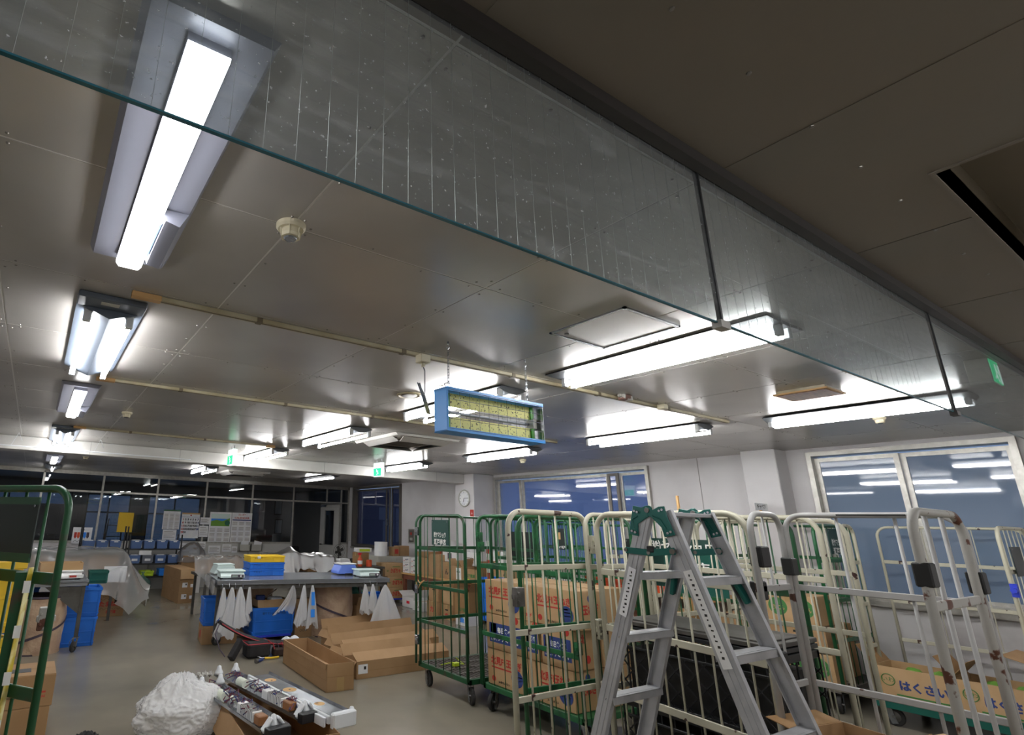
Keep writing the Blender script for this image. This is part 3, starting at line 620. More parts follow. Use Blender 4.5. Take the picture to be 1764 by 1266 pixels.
def cart_base(root, x0, x1, y0, y1, m='cart_green', deck='black_plastic', zs=.2, angs=(20, -15, 70, 100), grid=True, r=.075):
    fr = MB()
    for a in ((x0, x1, y0, y0+.03), (x0, x1, y1-.03, y1), (x0, x0+.03, y0, y1), (x1-.03, x1, y0, y1)): fr.box(*a, zs-.025, zs+.02)
    part('base_frame', fr, m, root, .002)
    if grid:
        d = part('deck', MB().box(x0+.03, x1-.03, y0+.03, y1-.03, zs-.01, zs+.004), 'rack_black', root)
        n = int((x1-x0-.08)/.046)
        for s in range(4):
            for e in range(1):
                pass
        rb = MB()
        for k in range(n): xk = x0+.045+k*.046; rb.box(xk, xk+.012, y0+.04, y1-.04, zs+.004, zs+.016)
        for k in range(5): yk = y0+.04+k*(y1-y0-.1)/4; rb.box(x0+.04, x1-.04, yk, yk+.02, zs+.004, zs+.02)
        part('deck_grid', rb, deck, root)
    else:
        part('deck', MB().box(x0+.03, x1-.03, y0+.03, y1-.03, zs-.01, zs+.012), deck, root)
    for (x, y), a in zip(((x0+.07, y0+.07), (x1-.07, y0+.07), (x0+.07, y1-.07), (x1-.07, y1-.07)), angs): caster(root, x, y, a, r)
def hinge(root, x, y, z, m='zinc', s=1, label=None, face='-x'):
    mb = MB().box(-.03*s, .03*s, -.02*s, .02*s, -.045*s, .045*s).cyl((-.02*s, -.028*s, .02*s), (-.02*s, .028*s, .02*s), .007*s, 8).cyl((-.02*s, -.028*s, -.02*s), (-.02*s, .028*s, -.02*s), .007*s, 8).box(-.036*s, .036*s, -.012*s, .012*s, -.012*s, .012*s)
    o = part('hinge_plate', mb, m, root, .003, label=label); o.location = (x, y, z); return o
def sign(root, a, b, z0, z1, m, lines=(), size=.07, tm='print_white', side=1, name='name_board', off=.02, ws=None, face=None, zt=None):
    a = Vector((a[0], a[1], 0)); b = Vector((b[0], b[1], 0)); L = (b-a).length; ang = math.atan2(b.y-a.y, b.x-a.x)
    f = part(name, MB().box(0, L, -.003, .003, 0, z1-z0), m, root); f.location = (a.x, a.y, z0); f.rotation_euler = (0, 0, ang)
    sg = MB()
    for q in (.02, L-.02): sg.cyl((q, -.006, z1-z0-.02), (q, .006, z1-z0-.02), .006, 6)
    part('rivet', sg, 'zinc', f)
    for k, l in enumerate(lines):
        text(f, l, size, (L/2, -.005*side, (zt if zt is not None else (z1-z0)*.35)-k*size*1.15), m=tm, ang=0 if side > 0 else 180, w_=(ws[k] if ws else None), bold=.02)
    return f
NAME = ('㈱ヤマショウ', '瀬戸商店')
# --- cart with empty deck (centre)
c = thing('cage_cart', 'green cage cart with empty black deck and hanging name board', 'cage cart', (3.75, 4.30, 0), group='cage carts')
cart_base(c, 0, 1.1, 0, .8, 'cart_green_dark', 'alu_dark', angs=(65, 20, 75, 30))
cage_panel(c, (0, .76), (0, 0.02), m='cart_green_dark', nrod=5, rr=.005)
cage_panel(c, (-.012, .82), (1.1, .82), m='cart_green_dark', nrod=8, rr=.004, rt=.013)
cage_panel(c, (1.1, .80), (1.1, .02), m='cart_green_dark', nrod=5, rr=.004)
s = sign(c, (-.02, .52), (-.02, .24), 1.40, 1.655, 'sign_green', NAME, .062, ws=(.2, .2), zt=.10)
for z in (1.53, .93, .43): hinge(c, -.01, .79, z)
part('string_tie', MB().tube([(-.02, .77, 1.02), (-.05, .7, 1.0), (-.03, .65, 1.03), (-.02, .74, .98), (-.01, .8, .9), (-.03, .79, 1.0)], .006, 5), 'wood_pale', c)
part('plastic_tie', MB().tube([(.1, .55, .225), (.2, .5, .25), (.3, .42, .24), (.22, .45, .3)], .005, 5).box(.2, .27, .45, .5, .22, .25), 'lime', c, label='pale yellow tie end')
# --- cart with onion cartons
c = thing('cage_cart', 'green cage cart loaded with red and blue lettered onion cartons', 'cage cart', (3.83, 3.10, 0), group='cage carts')
cart_base(c, 0, .8, 0, 1.1, 'cart_green', 'cart_green', angs=(120, 20, 15, 30), grid=False)
cage_panel(c, (0, 1.1), (0, .0), m='cart_green', rails=(1.235, .64), nrod=7, rail_h=.04, rr=.004)
cage_panel(c, (0, 1.12), (.8, 1.12), m='cart_green', rails=(1.235, .64), nrod=5, rr=.004)
cage_panel(c, (.8, 1.1), (.8, .0), m='cart_green', rails=(1.235, .64), nrod=7, rr=.004)
hinge(c, -.01, 1.06, 1.41, 'cart_green'); hinge(c, .0, 1.09, 1.5, 'cart_green'); hinge(c, .01, .02, .7, 'cart_green')
# its gate swung out in front of the cream gate
cage_panel(c, (-.98, -.36), (-.30, -.40), z0=.22, z1=1.675, m='cart_green', rails=(1.36, .97, .61), nrod=5, rr=.0045, rt=.015, label='green gate swung open beside the cream one')
# --- cream cart near ladder with gate open
c = thing('cage_cart', 'chipped cream cage cart with open gate and black mesh crates behind the stepladder', 'cage cart', (3.15, 1.45, 0), group='cage carts')
cart_base(c, 0, .8, 0, 1.05, 'cart_cream', 'black_plastic', angs=(120, 20, 100, 30))
cage_panel(c, (-.53, 1.15), (.23, 1.15), z0=.12, m='cart_cream', nrod=4, rt=.018, rr=.0065, rc=.11, label='cream gate swung open to the left')
cage_panel(c, (.14, 1.0), (0, 0), m='cart_cream', rails=(1.335, 1.0, .64), nrod=9, rt=.017, rr=.006, rc=.12, rail_h=.04)
cage_panel(c, (.8, 1.05), (.8, 0), m='cart_cream', nrod=9, rr=.005)
cage_panel(c, (.14, 1.09), (.8, 1.09), m='cart_cream', nrod=5, rr=.005)
hinge(c, .19, 1.08, 1.5, 'cart_cream', 1.3); hinge(c, .19, 1.08, .97, 'cart_cream', 1.3); hinge(c, -.5, 1.12, 1.19, 'steel', 1.2, label='worn dark latch on the gate post'); hinge(c, .21, 1.1, .6, 'cart_cream', 1.2)
for z in (1.49, 1.01):
    part('black_clip', MB().box(-.045, .045, -.03, .03, -.05, .05), 'clip_black', c, .006).location = (.03, -.015, z)
for k in range(4):
    part('crate_wall', MB(), 'clip_black', c) if False else None
# --- green cart behind the cream one with big boards
c = thing('cage_cart', 'cream and green cage cart with large teal name board seen through the stepladder', 'cage cart', (4.02, 1.62, 0), group='cage carts')
cart_base(c, 0, .8, 0, 1.0, 'cart_green', 'black_plastic', angs=(10, 20, 100, 30), grid=False)
cage_panel(c, (0, 1.0), (0, .0), m='cart_green_dark', nrod=7, rr=.005, rails=(1.26, .75), rail_h=.045)
cage_panel(c, (.8, 1.0), (.8, .0), m='cart_cream', nrod=7, rr=.005)
cage_panel(c, (0, 1.02), (.8, 1.02), m='cart_cream', nrod=5, rr=.005)
sign(c, (-.03, .93), (-.03, .40), 1.22, 1.55, 'sign_green', ('㈱ヤマショウ',), .085, zt=.27, ws=(.45,))
sign(c, (-.045, .80), (-.045, .39), 1.19, 1.47, 'sign_teal', ('商 店',), .075, zt=.17, ws=(.22,))

# --- second cream cart further back
c = thing('cage_cart', 'cream cage cart with dark board standing behind the hinge of the open gate', 'cage cart', (4.75, 2.72, 0), group='cage carts')
cart_base(c, 0, 1.1, 0, .75, 'cart_cream', 'black_plastic', angs=(10, 20, 100, 30), grid=False)
cage_panel(c, (.6, .0), (1.1, 0), m='cart_cream', nrod=4, rr=.005)
cage_panel(c, (0.05, .75), (1.1, .75), m='cart_cream', nrod=7, rr=.005)
cage_panel(c, (1.1, .75), (1.1, 0), m='cart_green', nrod=5, rr=.005)
sign(c, (.95, .74), (1.08, .74), 1.3, 1.6, 'sign_dark'); sign(c, (.3, .73), (.75, .73), 1.28, 1.52, 'sign_dark')
# --- three green carts behind the onion cart
c = thing('cage_cart', 'green cage cart with a dark board, directly behind the onion cart', 'cage cart', (5.05, 4.42, 0), group='cage carts')
cart_base(c, 0, 1.1, 0, .8, 'cart_green', 'cart_green', angs=(65, 20, 75, 30), grid=False)
cage_panel(c, (0, .8), (0, 0.0), m='cart_green', nrod=5, rr=.005, rails=(1.235, .64))
cage_panel(c, (0, .81), (1.1, .81), m='cart_green', nrod=7, rr=.005, rails=(1.235, .64))
cage_panel(c, (1.1, .8), (1.1, .0), m='cart_green', nrod=5, rr=.005, rails=(1.235, .64))
sign(c, (-.02, .62), (-.02, .14), 1.27, 1.55, 'sign_dark')
c = thing('cage_cart', 'green cage cart with a black board carrying a small tan label', 'cage cart', (6.17, 4.55, 0), group='cage carts')
cart_base(c, 0, .8, 0, 1.0, 'cart_green', 'cart_green', angs=(65, 20, 75, 30), grid=False)
cage_panel(c, (0, 1.0), (0, 0.0), m='cart_green', nrod=7, rr=.005, z1=1.66)
cage_panel(c, (0, 1.01), (.8, 1.01), m='cart_green', nrod=5, rr=.005, z1=1.66)
cage_panel(c, (.8, 1.0), (.8, .0), m='cart_green', nrod=7, rr=.005, z1=1.66)
b_ = sign(c, (-.02, .74), (-.02, .50), 1.33, 1.6, 'sign_dark', ('ヤマショウ瀬戸',), .035, zt=.03, ws=(.2,))
part('tan_label', MB().box(.05, .15, -.006, -.003, .13, .22), 'wood_pale', b_)
# red and white striped pole strapped in the corner of the green cart
sp = thing('striped_pole', 'red and white striped pole leaning in the green cart corner', 'pole', (5.0, 5.32, 0))
for k in range(9): part('stripe', MB().cyl((0, 0, .75+k*.075), (0, 0, .825+k*.075), .022, 10), 'print_red' if k % 2 else 'print_white', sp)
part('pole', MB().cyl((0, 0, 0), (0, 0, .75), .018, 10), 'zinc', sp)
# --- white cage nearest the right edge
c = thing('cage_cart', 'white rust-chipped narrow cage cart nearest the camera at right', 'cage cart', (2.87, .76, 0), group='cage carts')
cart_base(c, .03, .6, 0, .66, 'cart_white', 'black_plastic', angs=(10, 20, 100, 30), r=.06)
cage_panel(c, (0, 0), (.58, 0), m='cart_rust', rails=(1.36, .55), nrod=2, rt=.0155, rr=.0085, rc=.09, rod_m='cart_white')
cage_panel(c, (.60, .66), (.62, .0), m='cart_white', rails=(1.34, .90), nrod=2, rt=.0135, rr=.0075, rc=.08, rail_h=.03)
cage_panel(c, (.27, .68), (.59, .68), m='cart_white', rails=(1.34, .9), nrod=1, rt=.0145, rr=.006, rc=.09, rail_h=.03)
for (x, y, z) in ((.61, .0, 1.425), (.595, .67, 1.44), (.015, .0, 1.47), (.3, .7, 1.33)):
    part('black_clip', MB().box(-.032, .032, -.026, .026, -.043, .043), 'clip_black', c, .005).location = (x, y, z)
part('scuffed_label', MB().box(-.0165, -.0145, -.13, .13, -.004, .004), 'print_black', c).location = (.61, .30, 1.70)
part('black_foot', MB().box(-.05, .05, -.05, .05, 0, .1), 'clip_black', c, .01).location = (.6, .66, .6)
# --- green cart with daikon cartons by the pilaster
c = thing('cage_cart', 'green cage cart with name board beside the right window, cartons stacked inside', 'cage cart', (6.80, 2.55, 0), group='cage carts')
cart_base(c, 0, .95, 0, .85, 'alu_dark', 'black_plastic', angs=(10, 60, 100, 30), grid=False)
cage_panel(c, (0, 0), (.95, 0), m='cart_green', nrod=7, rr=.004, rt=.016)
cage_panel(c, (.95, .85), (.95, 0), m='cart_green', nrod=5, rr=.004)
cage_panel(c, (0.01, .85), (.95, .85), m='cart_green', nrod=7, rr=.004)
sign(c, (.27, -.02), (.66, -.02), 1.42, 1.67, 'sign_green', NAME, .075, ws=(.28, .28), zt=.11)
# --- cream wire cart with hakusai cartons
c = thing('cage_cart', 'low-front cream cage cart under the right window holding napa cabbage cartons', 'cage cart', (6.80, 1.29, 0), group='cage carts')
cart_base(c, 0, .95, 0, 1.06, 'sign_green', 'black_plastic', angs=(10, 60, 100, 30), grid=False)
part('base_skirt', MB().box(-.012, 0, 0, 1.06, .15, .26), 'sign_teal', c, .003)
cage_panel(c, (0, 1.04), (0.3, 1.04), z0=.26, m='cart_cream', nrod=3, rr=.004)
cage_panel(c, (.9, 1.04), (.9, 0), z0=.26, m='cart_cream', nrod=5, rr=.004, rt=.013)
cage_panel(c, (0, 0.01), (.9, .01), z0=.26, m='cart_cream', nrod=6, rr=.004, rt=.014)
sign(c, (.15, -.01), (.45, -.01), 1.32, 1.55, 'sign_dark')
part('clamp', MB().cyl((-.05, .0, 0), (.03, 0, 0), .02, 8).box(-.02, .02, -.02, .02, -.05, .05), 'dolly_blue', c).location = (0, .0, 1.22)
# --- left green cart
lx, ly = .12, 2.52; ux, uy = -.60, .80
c = thing('cage_cart', 'large green cage cart with dark board and yellow crates at the left edge', 'cage cart', (lx, ly, 0), group='cage carts')
cage_panel(c, (ux*.95, uy*.95), (0, 0), z0=.15, z1=1.705, m='cart_green_dark', rails=(1.36, .96, .55), nrod=6, rt=.015, rr=.0065, rc=.09, rail_h=.045)
sign(c, (ux*.95, uy*.95), (ux*.17, uy*.17), 1.43, 1.655, 'sign_dark')
vx, vy = -.62, -.40
part('board_strip', MB().bar((ux*.95, uy*.95, 1.43), (ux*.17, uy*.17, 1.43), .035, .008).bar((ux*.95, uy*.95, 1.655), (ux*.17, uy*.17, 1.655), .03, .008), 'cart_green_dark', c)
cage_panel(c, (vx+ux*.9, vy+uy*.9), (vx, vy), z0=.2, z1=1.69, m='cart_green', rails=(1.36, .98, .6), nrod=6, rt=.015, rr=.005)
cage_panel(c, (vx+ux*.95, vy+uy*.95), (ux*.95, uy*.95), z0=.2, z1=1.69, m='cart_green', rails=(1.36, .98, .6), nrod=5, rt=.015, rr=.005)
part('corner_post', MB().bar((-.12, .12, .2), (-.12, .12, 1.38), .04, .03, (1, 0, 0)), 'cart_green_dark', c)
part('base_frame', MB().add([(0, 0, .15), (ux*.95, uy*.95, .15), (ux*.95+vx, uy*.95+vy, .15), (vx, vy, .15), (0, 0, .19), (ux*.95, uy*.95, .19), (ux*.95+vx, uy*.95+vy, .19), (vx, vy, .19)], [(0, 1, 2, 3), (4, 5, 6, 7), (0, 1, 5, 4), (1, 2, 6, 5), (2, 3, 7, 6), (3, 0, 4, 7)]), 'cart_green', c)
for x, y in ((-.08, .0), (ux*.85, uy*.85), (vx+.06, vy+.06), (vx+ux*.85, vy+uy*.85)): caster(c, x, y, 40, .06)
hinge(c, -.012, .015, 1.22, 'cart_rust', .9, label='rusty latch plate on the outer post')
part('strap', MB().grid(2, 26, lambda u, v: (-.10-.03*v+.03*u*math.cos(1), .06+.06*v-.0*u+.028*u, 1.4-1.2*v+.006*math.sin(30*v))), 'silver_strap', c, solid=.003, label='yellow printed webbing strap')
for k in range(7):
    part('strap_label', MB().box(-.012, .012, -.001, .001, -.022, .022), 'print_white', c).location = (-.095-.03*k/7, .062+.05*k/7, 1.33-k*.16)
# yellow crates inside
def tote(loc, w_, d, h, m, label, cat='crate', rz=0, lid=None, lettering=None, group=None, name='plastic_crate', lb='paper', open_=True):
    t = thing(name, label, cat, loc, rz, group)
    x, y = w_/2, d/2; k = .94
    fr = [(-x*k, -y*k), (x*k, -y*k), (x*k, y*k), (-x*k, y*k)]
    mb = MB(); vs = [(a, b, 0) for a, b in fr]+[(a/k, b/k, h) for a, b in fr]+[(a/k*.93, b/k*.93, h) for a, b in fr]+[(a*.93, b*.93, .01 if open_ else h-.01) for a, b in fr]
    fs = [(3, 2, 1, 0)]
    for q in (0, 4, 8): fs += [(q+i, q+(i+1) % 4, q+4+(i+1) % 4, q+4+i) for i in range(4)]
    fs += [(12, 13, 14, 15)]; mb.add(vs, fs); part('body', mb, m, t, .002)
    part('rim', MB().box(-x-.008, x+.008, -y-.008, -y+.01, h-.035, h).box(-x-.008, x+.008, y-.01, y+.008, h-.035, h).box(-x-.008, -x+.01, -y, y, h-.035, h).box(x-.01, x+.008, -y, y, h-.035, h), m, t, .003)
    rb = MB()
    for s in (-1, 1):
        for q in (.25, .75) if h < .2 else (.12, .5, .86):
            rb.box(-x*.98, x*.98, s*y*.965-.007, s*y*.965+.007, h*q-.008, h*q+.008); rb.box(s*x*.965-.007, s*x*.965+.007, -y*.98, y*.98, h*q-.008, h*q+.008)
        for q in (-.9, .9): rb.box(x*q-.012, x*q+.012, s*y*.97-.009, s*y*.97+.009, .01, h-.03)
    part('rib', rb, m, t, .002, kind='stuff')
    if lid: part('lid', MB().box(-x, x, -y, y, h, h+.02), lid, t, .004)
    if lettering: text(t, lettering[0], lettering[1], (0, -y-.010, h-.075), m='print_black', w_=lettering[2])
    if lb: part('label_card', MB().box(-x-.0105, -x-.0095, -y*.5, -y*.2, h*.3, h*.6), lb, t)
    return t
for k in range(4):
    tote((-.27, 3.02, .2+k*.305), .5, .32, .29, 'crate_yellow', ('bottom', 'second', 'third', 'topmost')[k]+' yellow crate in the left green cart', rz=-53, group='yellow crates in the left cart', lb=None)
# black mesh crates (pallet boxes) in the cream cart
for k in range(2):
    t = thing('mesh_crate', ('lower black lattice crate', 'upper black lattice crate with rows of slots at its rim')[k]+' in the cream cart', 'crate', (3.62, 1.98, .225+k*.385), 0, 'black mesh crates in the cream cart')
    x, y, h = .27, .44, .38; 
    part('rim', MB().box(-x, x, -y, -y+.03, h-.04, h).box(-x, x, y-.03, y, h-.04, h).box(-x, -x+.03, -y, y, h-.04, h).box(x-.03, x, -y, y, h-.04, h).box(-x, x, -y, y, 0, .02).box(-x, -x+.02, -y, y, h-.1, h-.085), 'black_plastic', t, .003)
    lt = MB()
    for s in (-1, 1):
        for q in range(-5, 9):
            for dg in (-1, 1):
                # diagonal lattice on the long sides
                y0 = -y+q*.11; a = [(y0, .02), (y0+.26, h-.09)] if dg > 0 else [(y0+.26, .02), (y0, h-.09)]
                (ya, z_a), (yb, zb_) = a
                def clip(ya, za_, yb, zb_):
                    pts = []
                    for t0 in (0, 1): pts.append((ya+(yb-ya)*t0, za_+(zb_-za_)*t0))
                    (p, q1), (p2, q2) = pts
                    def cut(p, q1, p2, q2):
                        for lim in (-y, y):
                            if (p-lim)*(lim) > 0 and (p-lim)*lim > 0:
                                tt = (lim-p)/(p2-p) if p2 != p else 0
                                if tt > 1 or tt < 0: return None
                                p, q1 = lim, q1+(q2-q1)*tt
                        return p, q1
                    A = cut(p, q1, p2, q2); B = cut(p2, q2, p, q1)
                    return (A, B) if A and B else None
                r_ = clip(ya, z_a, yb, zb_)
                if r_ and abs(r_[0][0]-r_[1][0]) > .01: lt.bar((s*x*.985, r_[0][0], r_[0][1]), (s*x*.985, r_[1][0], r_[1][1]), .006, .008, (0, 1, 0))
        for q in range(7): lt.box(-x+q*.09, -x+.006+q*.09, s*y*.985-.004, s*y*.985+.004, .02, h-.04)
        for q in range(12): lt.box(s*(x-.006)-.003, s*(x-.006)+.003, -y+.03+q*.075, -y+.036+q*.075, h-.1, h-.04)
    part('lattice', lt, 'rack_black', t); part('inner_wall', MB().box(-x+.05, x-.05, -y+.05, y-.05, .02, h-.1), 'clip_black', t)
for k in range(3):
    part('x', MB(), 'clip_black', None) if False else None
t = thing('flattened_crates', 'dark grey collapsed crates on top in the cream cart', 'crate', (3.62, 1.98, .998))
for k in range(2): part('folded_crate', MB().box(-.27, .27, -.44, .44, k*.03, .022+k*.03).box(-.22, .22, -.4, .4, .022+k*.03, .03+k*.03), 'leg_grey' if k else 'black_plastic', t, .002)
# ================================================================ cartons
def carton(loc, w_, d, h, label, m='carton', rz=0, cat='carton', name='cardboard_box', prints=(), open_=False, flaps=(40, 40), group=None, tapes=True, holes=False, fm=None, inner='carton_in', sides=True):
    """w_ along x, d along y. prints: (face, text, size, dx, dz, width, material)"""
    t = thing(name, label, cat, loc, rz, group); x, y, th = w_/2, d/2, .005
    if not open_:
        part('body', MB().box(-x, x, -y, y, 0, h-.004), m, t, .003)
        part('top_flap', MB().box(-x+.002, x-.002, -y+.002, -.0015, h-.004, h), m, t); part('top_flap', MB().box(-x+.002, x-.002, .0015, y-.002, h-.004, h), m, t)
        if tapes: part('tape', MB().box(-x-.001, x+.001, -.025, .025, h, h+.001).box(-x-.0012, -x, -.025, .025, h-.07, h).box(x, x+.0012, -.025, .025, h-.07, h), 'tape', t)
    else:
        part('body', MB().box(-x, x, -y, -y+th, 0, h).box(-x, x, y-th, y, 0, h).box(-x, -x+th, -y+th, y-th, 0, h).box(x-th, x, -y+th, y-th, 0, h).box(-x, x, -y, y, 0, th), m, t)
        a, b = R(flaps[0]), R(flaps[1]); fl = min(y, x)*.9
        part('flap', MB().bar((0, -y, h), (0, -y-math.cos(a)*fl, h+math.sin(a)*fl), w_-.01, .004, (1, 0, 0)), fm or m, t)
        part('flap', MB().bar((0, y, h), (0, y+math.cos(b)*fl, h+math.sin(b)*fl), w_-.01, .004, (1, 0, 0)), fm or m, t)
        if sides:
            part('flap', MB().bar((-x, 0, h), (-x-math.cos(a)*fl, 0, h+math.sin(a)*fl), d-.01, .004, (0, 1, 0)), fm or m, t)
            part('flap', MB().bar((x, 0, h), (x+math.cos(b)*fl, 0, h+math.sin(b)*fl), d-.01, .004, (0, 1, 0)), fm or m, t)
    if holes: part('hand_hole', MB().box(-x-.002, -x+.0005, -.03, .03, h*.7, h*.7+.02).box(-.03, .03, -y-.002, -y+.0005, h*.7, h*.7+.02), 'rack_black', t)
    for f, s, sz, dx, dz, wd, pm in prints:
        if f == '-y': l = (dx, -y-.002, dz)
        elif f == '-x': l = (-x-.002, -dx, dz)
        elif f == 'top': l = (dx, dz, h+.002)
        if s == '#':   # solid printed rectangle
            mb = MB().box(-wd/2, wd/2, -.0004, .0004, -sz/2, sz/2) if f == '-y' else MB().box(-.0004, .0004, -wd/2, wd/2, -sz/2, sz/2)
            part('print', mb, pm, t).location = (l[0]+(.0012 if f == '-x' else 0), l[1]+(.0012 if f == '-y' else 0), l[2])
        elif s == 'o':
            mb = MB().cyl((0, -.0004, 0), (0, .0004, 0), sz, 24) if f == '-y' else MB().cyl((-.0004, 0, 0), (.0004, 0, 0), sz, 24)
            part('print', mb, pm, t).location = (l[0]+(.0012 if f == '-x' else 0), l[1]+(.0012 if f == '-y' else 0), l[2])
        else: text(t, s, sz, l, f if f != 'top' else '-y', pm, wd, up=None if f != 'top' else 0, bold=.04, name='print')
    return t
# onion cartons: faces towards -x
def onion(y0, y1, z, kind, label, h=.295, x0=3.885, d=.33, grp='onion cartons in the green cart'):
    w_ = y1-y0; pr = []
    if kind == 'a':
        pr = [('-x', '北見F1玉ねぎ', .07, 0, h*.68, w_*.80, 'print_red'), ('-x', '#', .012, -.02*1, h*.50, w_*.7, 'print_red'), ('-x', 'JAきたみらい', .022, -.03, h*.12, w_*.3, 'print_black'), ('-x', 'o', .024, -w_*.34, h*.18, 0, 'print_red'),
              ('-x', 'o', .068, w_*.27, h*.36, 0, 'print_indigo'), ('-x', '#', .008, w_*.27, h*.42, .12, 'carton_gold'), ('-x', '#', .006, w_*.27, h*.33, .1, 'carton_gold'), ('-y', '玉ねぎ', .08, 0, h*.5, .2, 'print_red'), ('-y', 'o', .03, 0, h*.8, 0, 'print_indigo')]
    elif kind == 'b':
        pr = [('-x', '#', .165, 0, h*.47, w_*.84, 'print_indigo'), ('-x', '毎日食べて、', .05, w_*.08, h*.55, w_*.5, 'print_white'), ('-x', '健康ファミリー。', .05, 0, h*.32, w_*.74, 'print_white'), ('-x', '#', .08, -w_*.30, h*.6, w_*.15, 'carton_gold'), ('-x', 'o', .03, w_*.3, h*.93, 0, 'print_red'), ('-y', '北', .07, -.05, h*.75, .06, 'print_red'), ('-y', 'o', .03, 0, h*.25, 0, 'print_red')]
    elif kind == 'n': pr = [('-x', 'さが', .03, 0, .05, .08, 'print_red')]
    return carton((x0+d/2, (y0+y1)/2, z), d, w_, h, label, 'carton_gold', prints=pr, group=grp, tapes=False)
zz = [.215, .515, .815]
onion(3.72, 4.19, zz[0], 'a', 'onion carton, bottom layer at the far end of the green cart')
onion(3.72, 4.19, zz[1], 'b', 'onion carton with blue slogan panel, middle layer far end')
onion(3.72, 4.19, zz[2], 'a', 'onion carton, top layer at far end of the green cart')
onion(3.61, 3.71, zz[0], 'n', 'plain narrow carton end at the bottom of the onion load')
onion(3.22, 3.60, zz[0], 'a', 'onion carton, bottom layer at the near end of the green cart')
onion(3.56, 3.71, zz[1], 'b', 'carton with cropped blue slogan panel, in middle of the onion load')
onion(3.20, 3.53, zz[1], 'b', 'onion carton with blue slogan panel, middle layer near end')
onion(3.61, 3.71, zz[2], 'n', 'plain narrow carton end on top of the onion load')
onion(3.14, 3.60, zz[2], 'a', 'onion carton, top layer at the near end of the green cart')
for k in range(3): onion(3.2, 4.15, zz[k], 'x', ('bottom', 'middle', 'top')[k]+' long carton in the back row of the onion load', x0=4.235, d=.36)
# daikon cartons (green round marks)
for k, (z, y0, y1, lb) in enumerate(((.215, 2.6, 3.1, 'bottom carton with green round marks'), (.215, 3.12, 3.38, 'carton end behind the green-marked cartons'), (.50, 2.62, 3.1, 'middle plain worn carton'), (.735, 2.66, 3.12, 'top carton with green round marks'))):
    h = .275 if z != .5 else .225
    pr = [('-x', 'o', .085, -.10, h*.55, 0, 'print_green'), ('-x', 'だいこん', .05, -.1, h*.5, .12, 'carton_gold'), ('-x', 'o', .085, .13, h*.55, 0, 'print_green'), ('-x', 'だいこん', .05, .13, h*.5, .12, 'carton_gold')] if k in (0, 3) else []
    carton((7.0+.0, (y0+y1)/2, z), .36, y1-y0, h, lb+' in the cart beside the right window', 'carton_gold' if k != 2 else 'carton', prints=pr, group='cartons in the window cart', holes=(k == 2))
carton((7.45, 3.0, .215), .42, .6, .5, 'dull carton at the back of the cart beside the right window', 'carton_dark')
# napa cabbage cartons
for k, (y0, y1, lb) in enumerate(((1.80, 2.30, 'open napa cabbage carton with blue lettering, left one'), (1.33, 1.78, 'open napa cabbage carton with green ring mark, right one'))):
    w_ = y1-y0
    pr = [('-x', 'はくさい', .085, .06, .13, w_*.62, 'print_indigo'), ('-x', '#', .012, .05, .055, w_*.7, 'print_green'), ('-x', 'JAいわ', .022, .1, .03, .08, 'print_dim')]
    t = carton((7.02, (y0+y1)/2, .215), .40, w_, .27, lb, 'carton_gold', open_=True, flaps=(50, 55), sides=False, prints=pr, group='napa cabbage cartons', fm='carton_dark')
    part('ring_mark', MB().tube([(-.203, w_*.33+.045*math.cos(a*.35), .165+.045*math.sin(a*.35)) for a in range(18)], .003, 4, closed=True), 'print_green', t); text(t, 'いわ', .045, (-.204, w_*.33, .165), '-x', 'print_green')
    for q in range(4):
        me = bmesh.new(); bmesh.ops.create_icosphere(me, subdivisions=2, radius=.075)
        for v in me.verts: v.co *= 1+.18*noise.noise(v.co*20+Vector((q, k, 0)))
        mm = bpy.data.meshes.new('cabbage'); me.to_mesh(mm); me.free(); mm.materials.append(M['leaf'])
        setp(link_copy(mm, 'cabbage', None, (6.95+.12*(q % 2), (y0+y1)/2+(-.12+.17*(q//2)), .40)), 'green napa cabbage, %s one in the %s cabbage carton' % (('near left', 'far left', 'near right', 'far right')[q], ('left', 'right')[k]), 'cabbage', 'napa cabbages in the %s carton' % ('left', 'right')[k])
carton((6.95, .92, 0), .5, .5, .33, 'lower carton on the floor at the far right edge', 'carton', tapes=False)
carton((6.9, .95, .33), .5, .55, .35, 'upper carton with F mark at the far right edge', 'carton', prints=[('-x', 'F1', .07, .05, .22, .1, 'print_dim'), ('-x', '北海道', .04, .0, .3, .18, 'print_dim')], open_=True, flaps=(20, 15), sides=False)
carton((2.95+.02, .86, .25), .42, .19, .62, 'pale carton standing in the nearest white cart', 'carton_gold', rz=-13, tapes=False)
carton((3.2, 1.22, .25), .36, .24, .52, 'open brown carton behind the pale one in the nearest white cart', 'carton', rz=-10, open_=True, flaps=(30, 10), sides=False, fm='carton_dark')
# ================================================================ stepladder
t = thing('stepladder', 'aluminium stepladder with green hinges standing open in front of the cages', 'ladder', (2.83, 1.63, 0))
def chan(a, b, open_dir, wd=.068, dp=.026):
    a, b = Vector(a)-Vector((2.83, 1.63, 0)), Vector(b)-Vector((2.83, 1.63, 0)); mb = MB(); sd = Vector((0, 1, 0)); ox = Vector((open_dir, 0, 0))
    mb.bar(a, b, wd, .003, sd)
    d = (b-a).normalized(); s2 = (sd-d*sd.dot(d)).normalized()
    for q in (-1, 1): mb.bar(a+s2*q*wd/2+ox*dp/2, b+s2*q*wd/2+ox*dp/2, .004, dp, s2)
    for q in (-.3, .3): mb.bar(a+s2*q*wd*.6-ox*.0025, b+s2*q*wd*.6-ox*.0025, .01, .003, s2)
    return mb
def ly_(z): return 1.668+.345*(1.7-z)
def ry_(z): return 1.578-.315*(1.7-z)
xn = lambda z: 2.632-.035*(1.7-z)*.4; xf = lambda z: 3.02+.035*(1.7-z)*.6
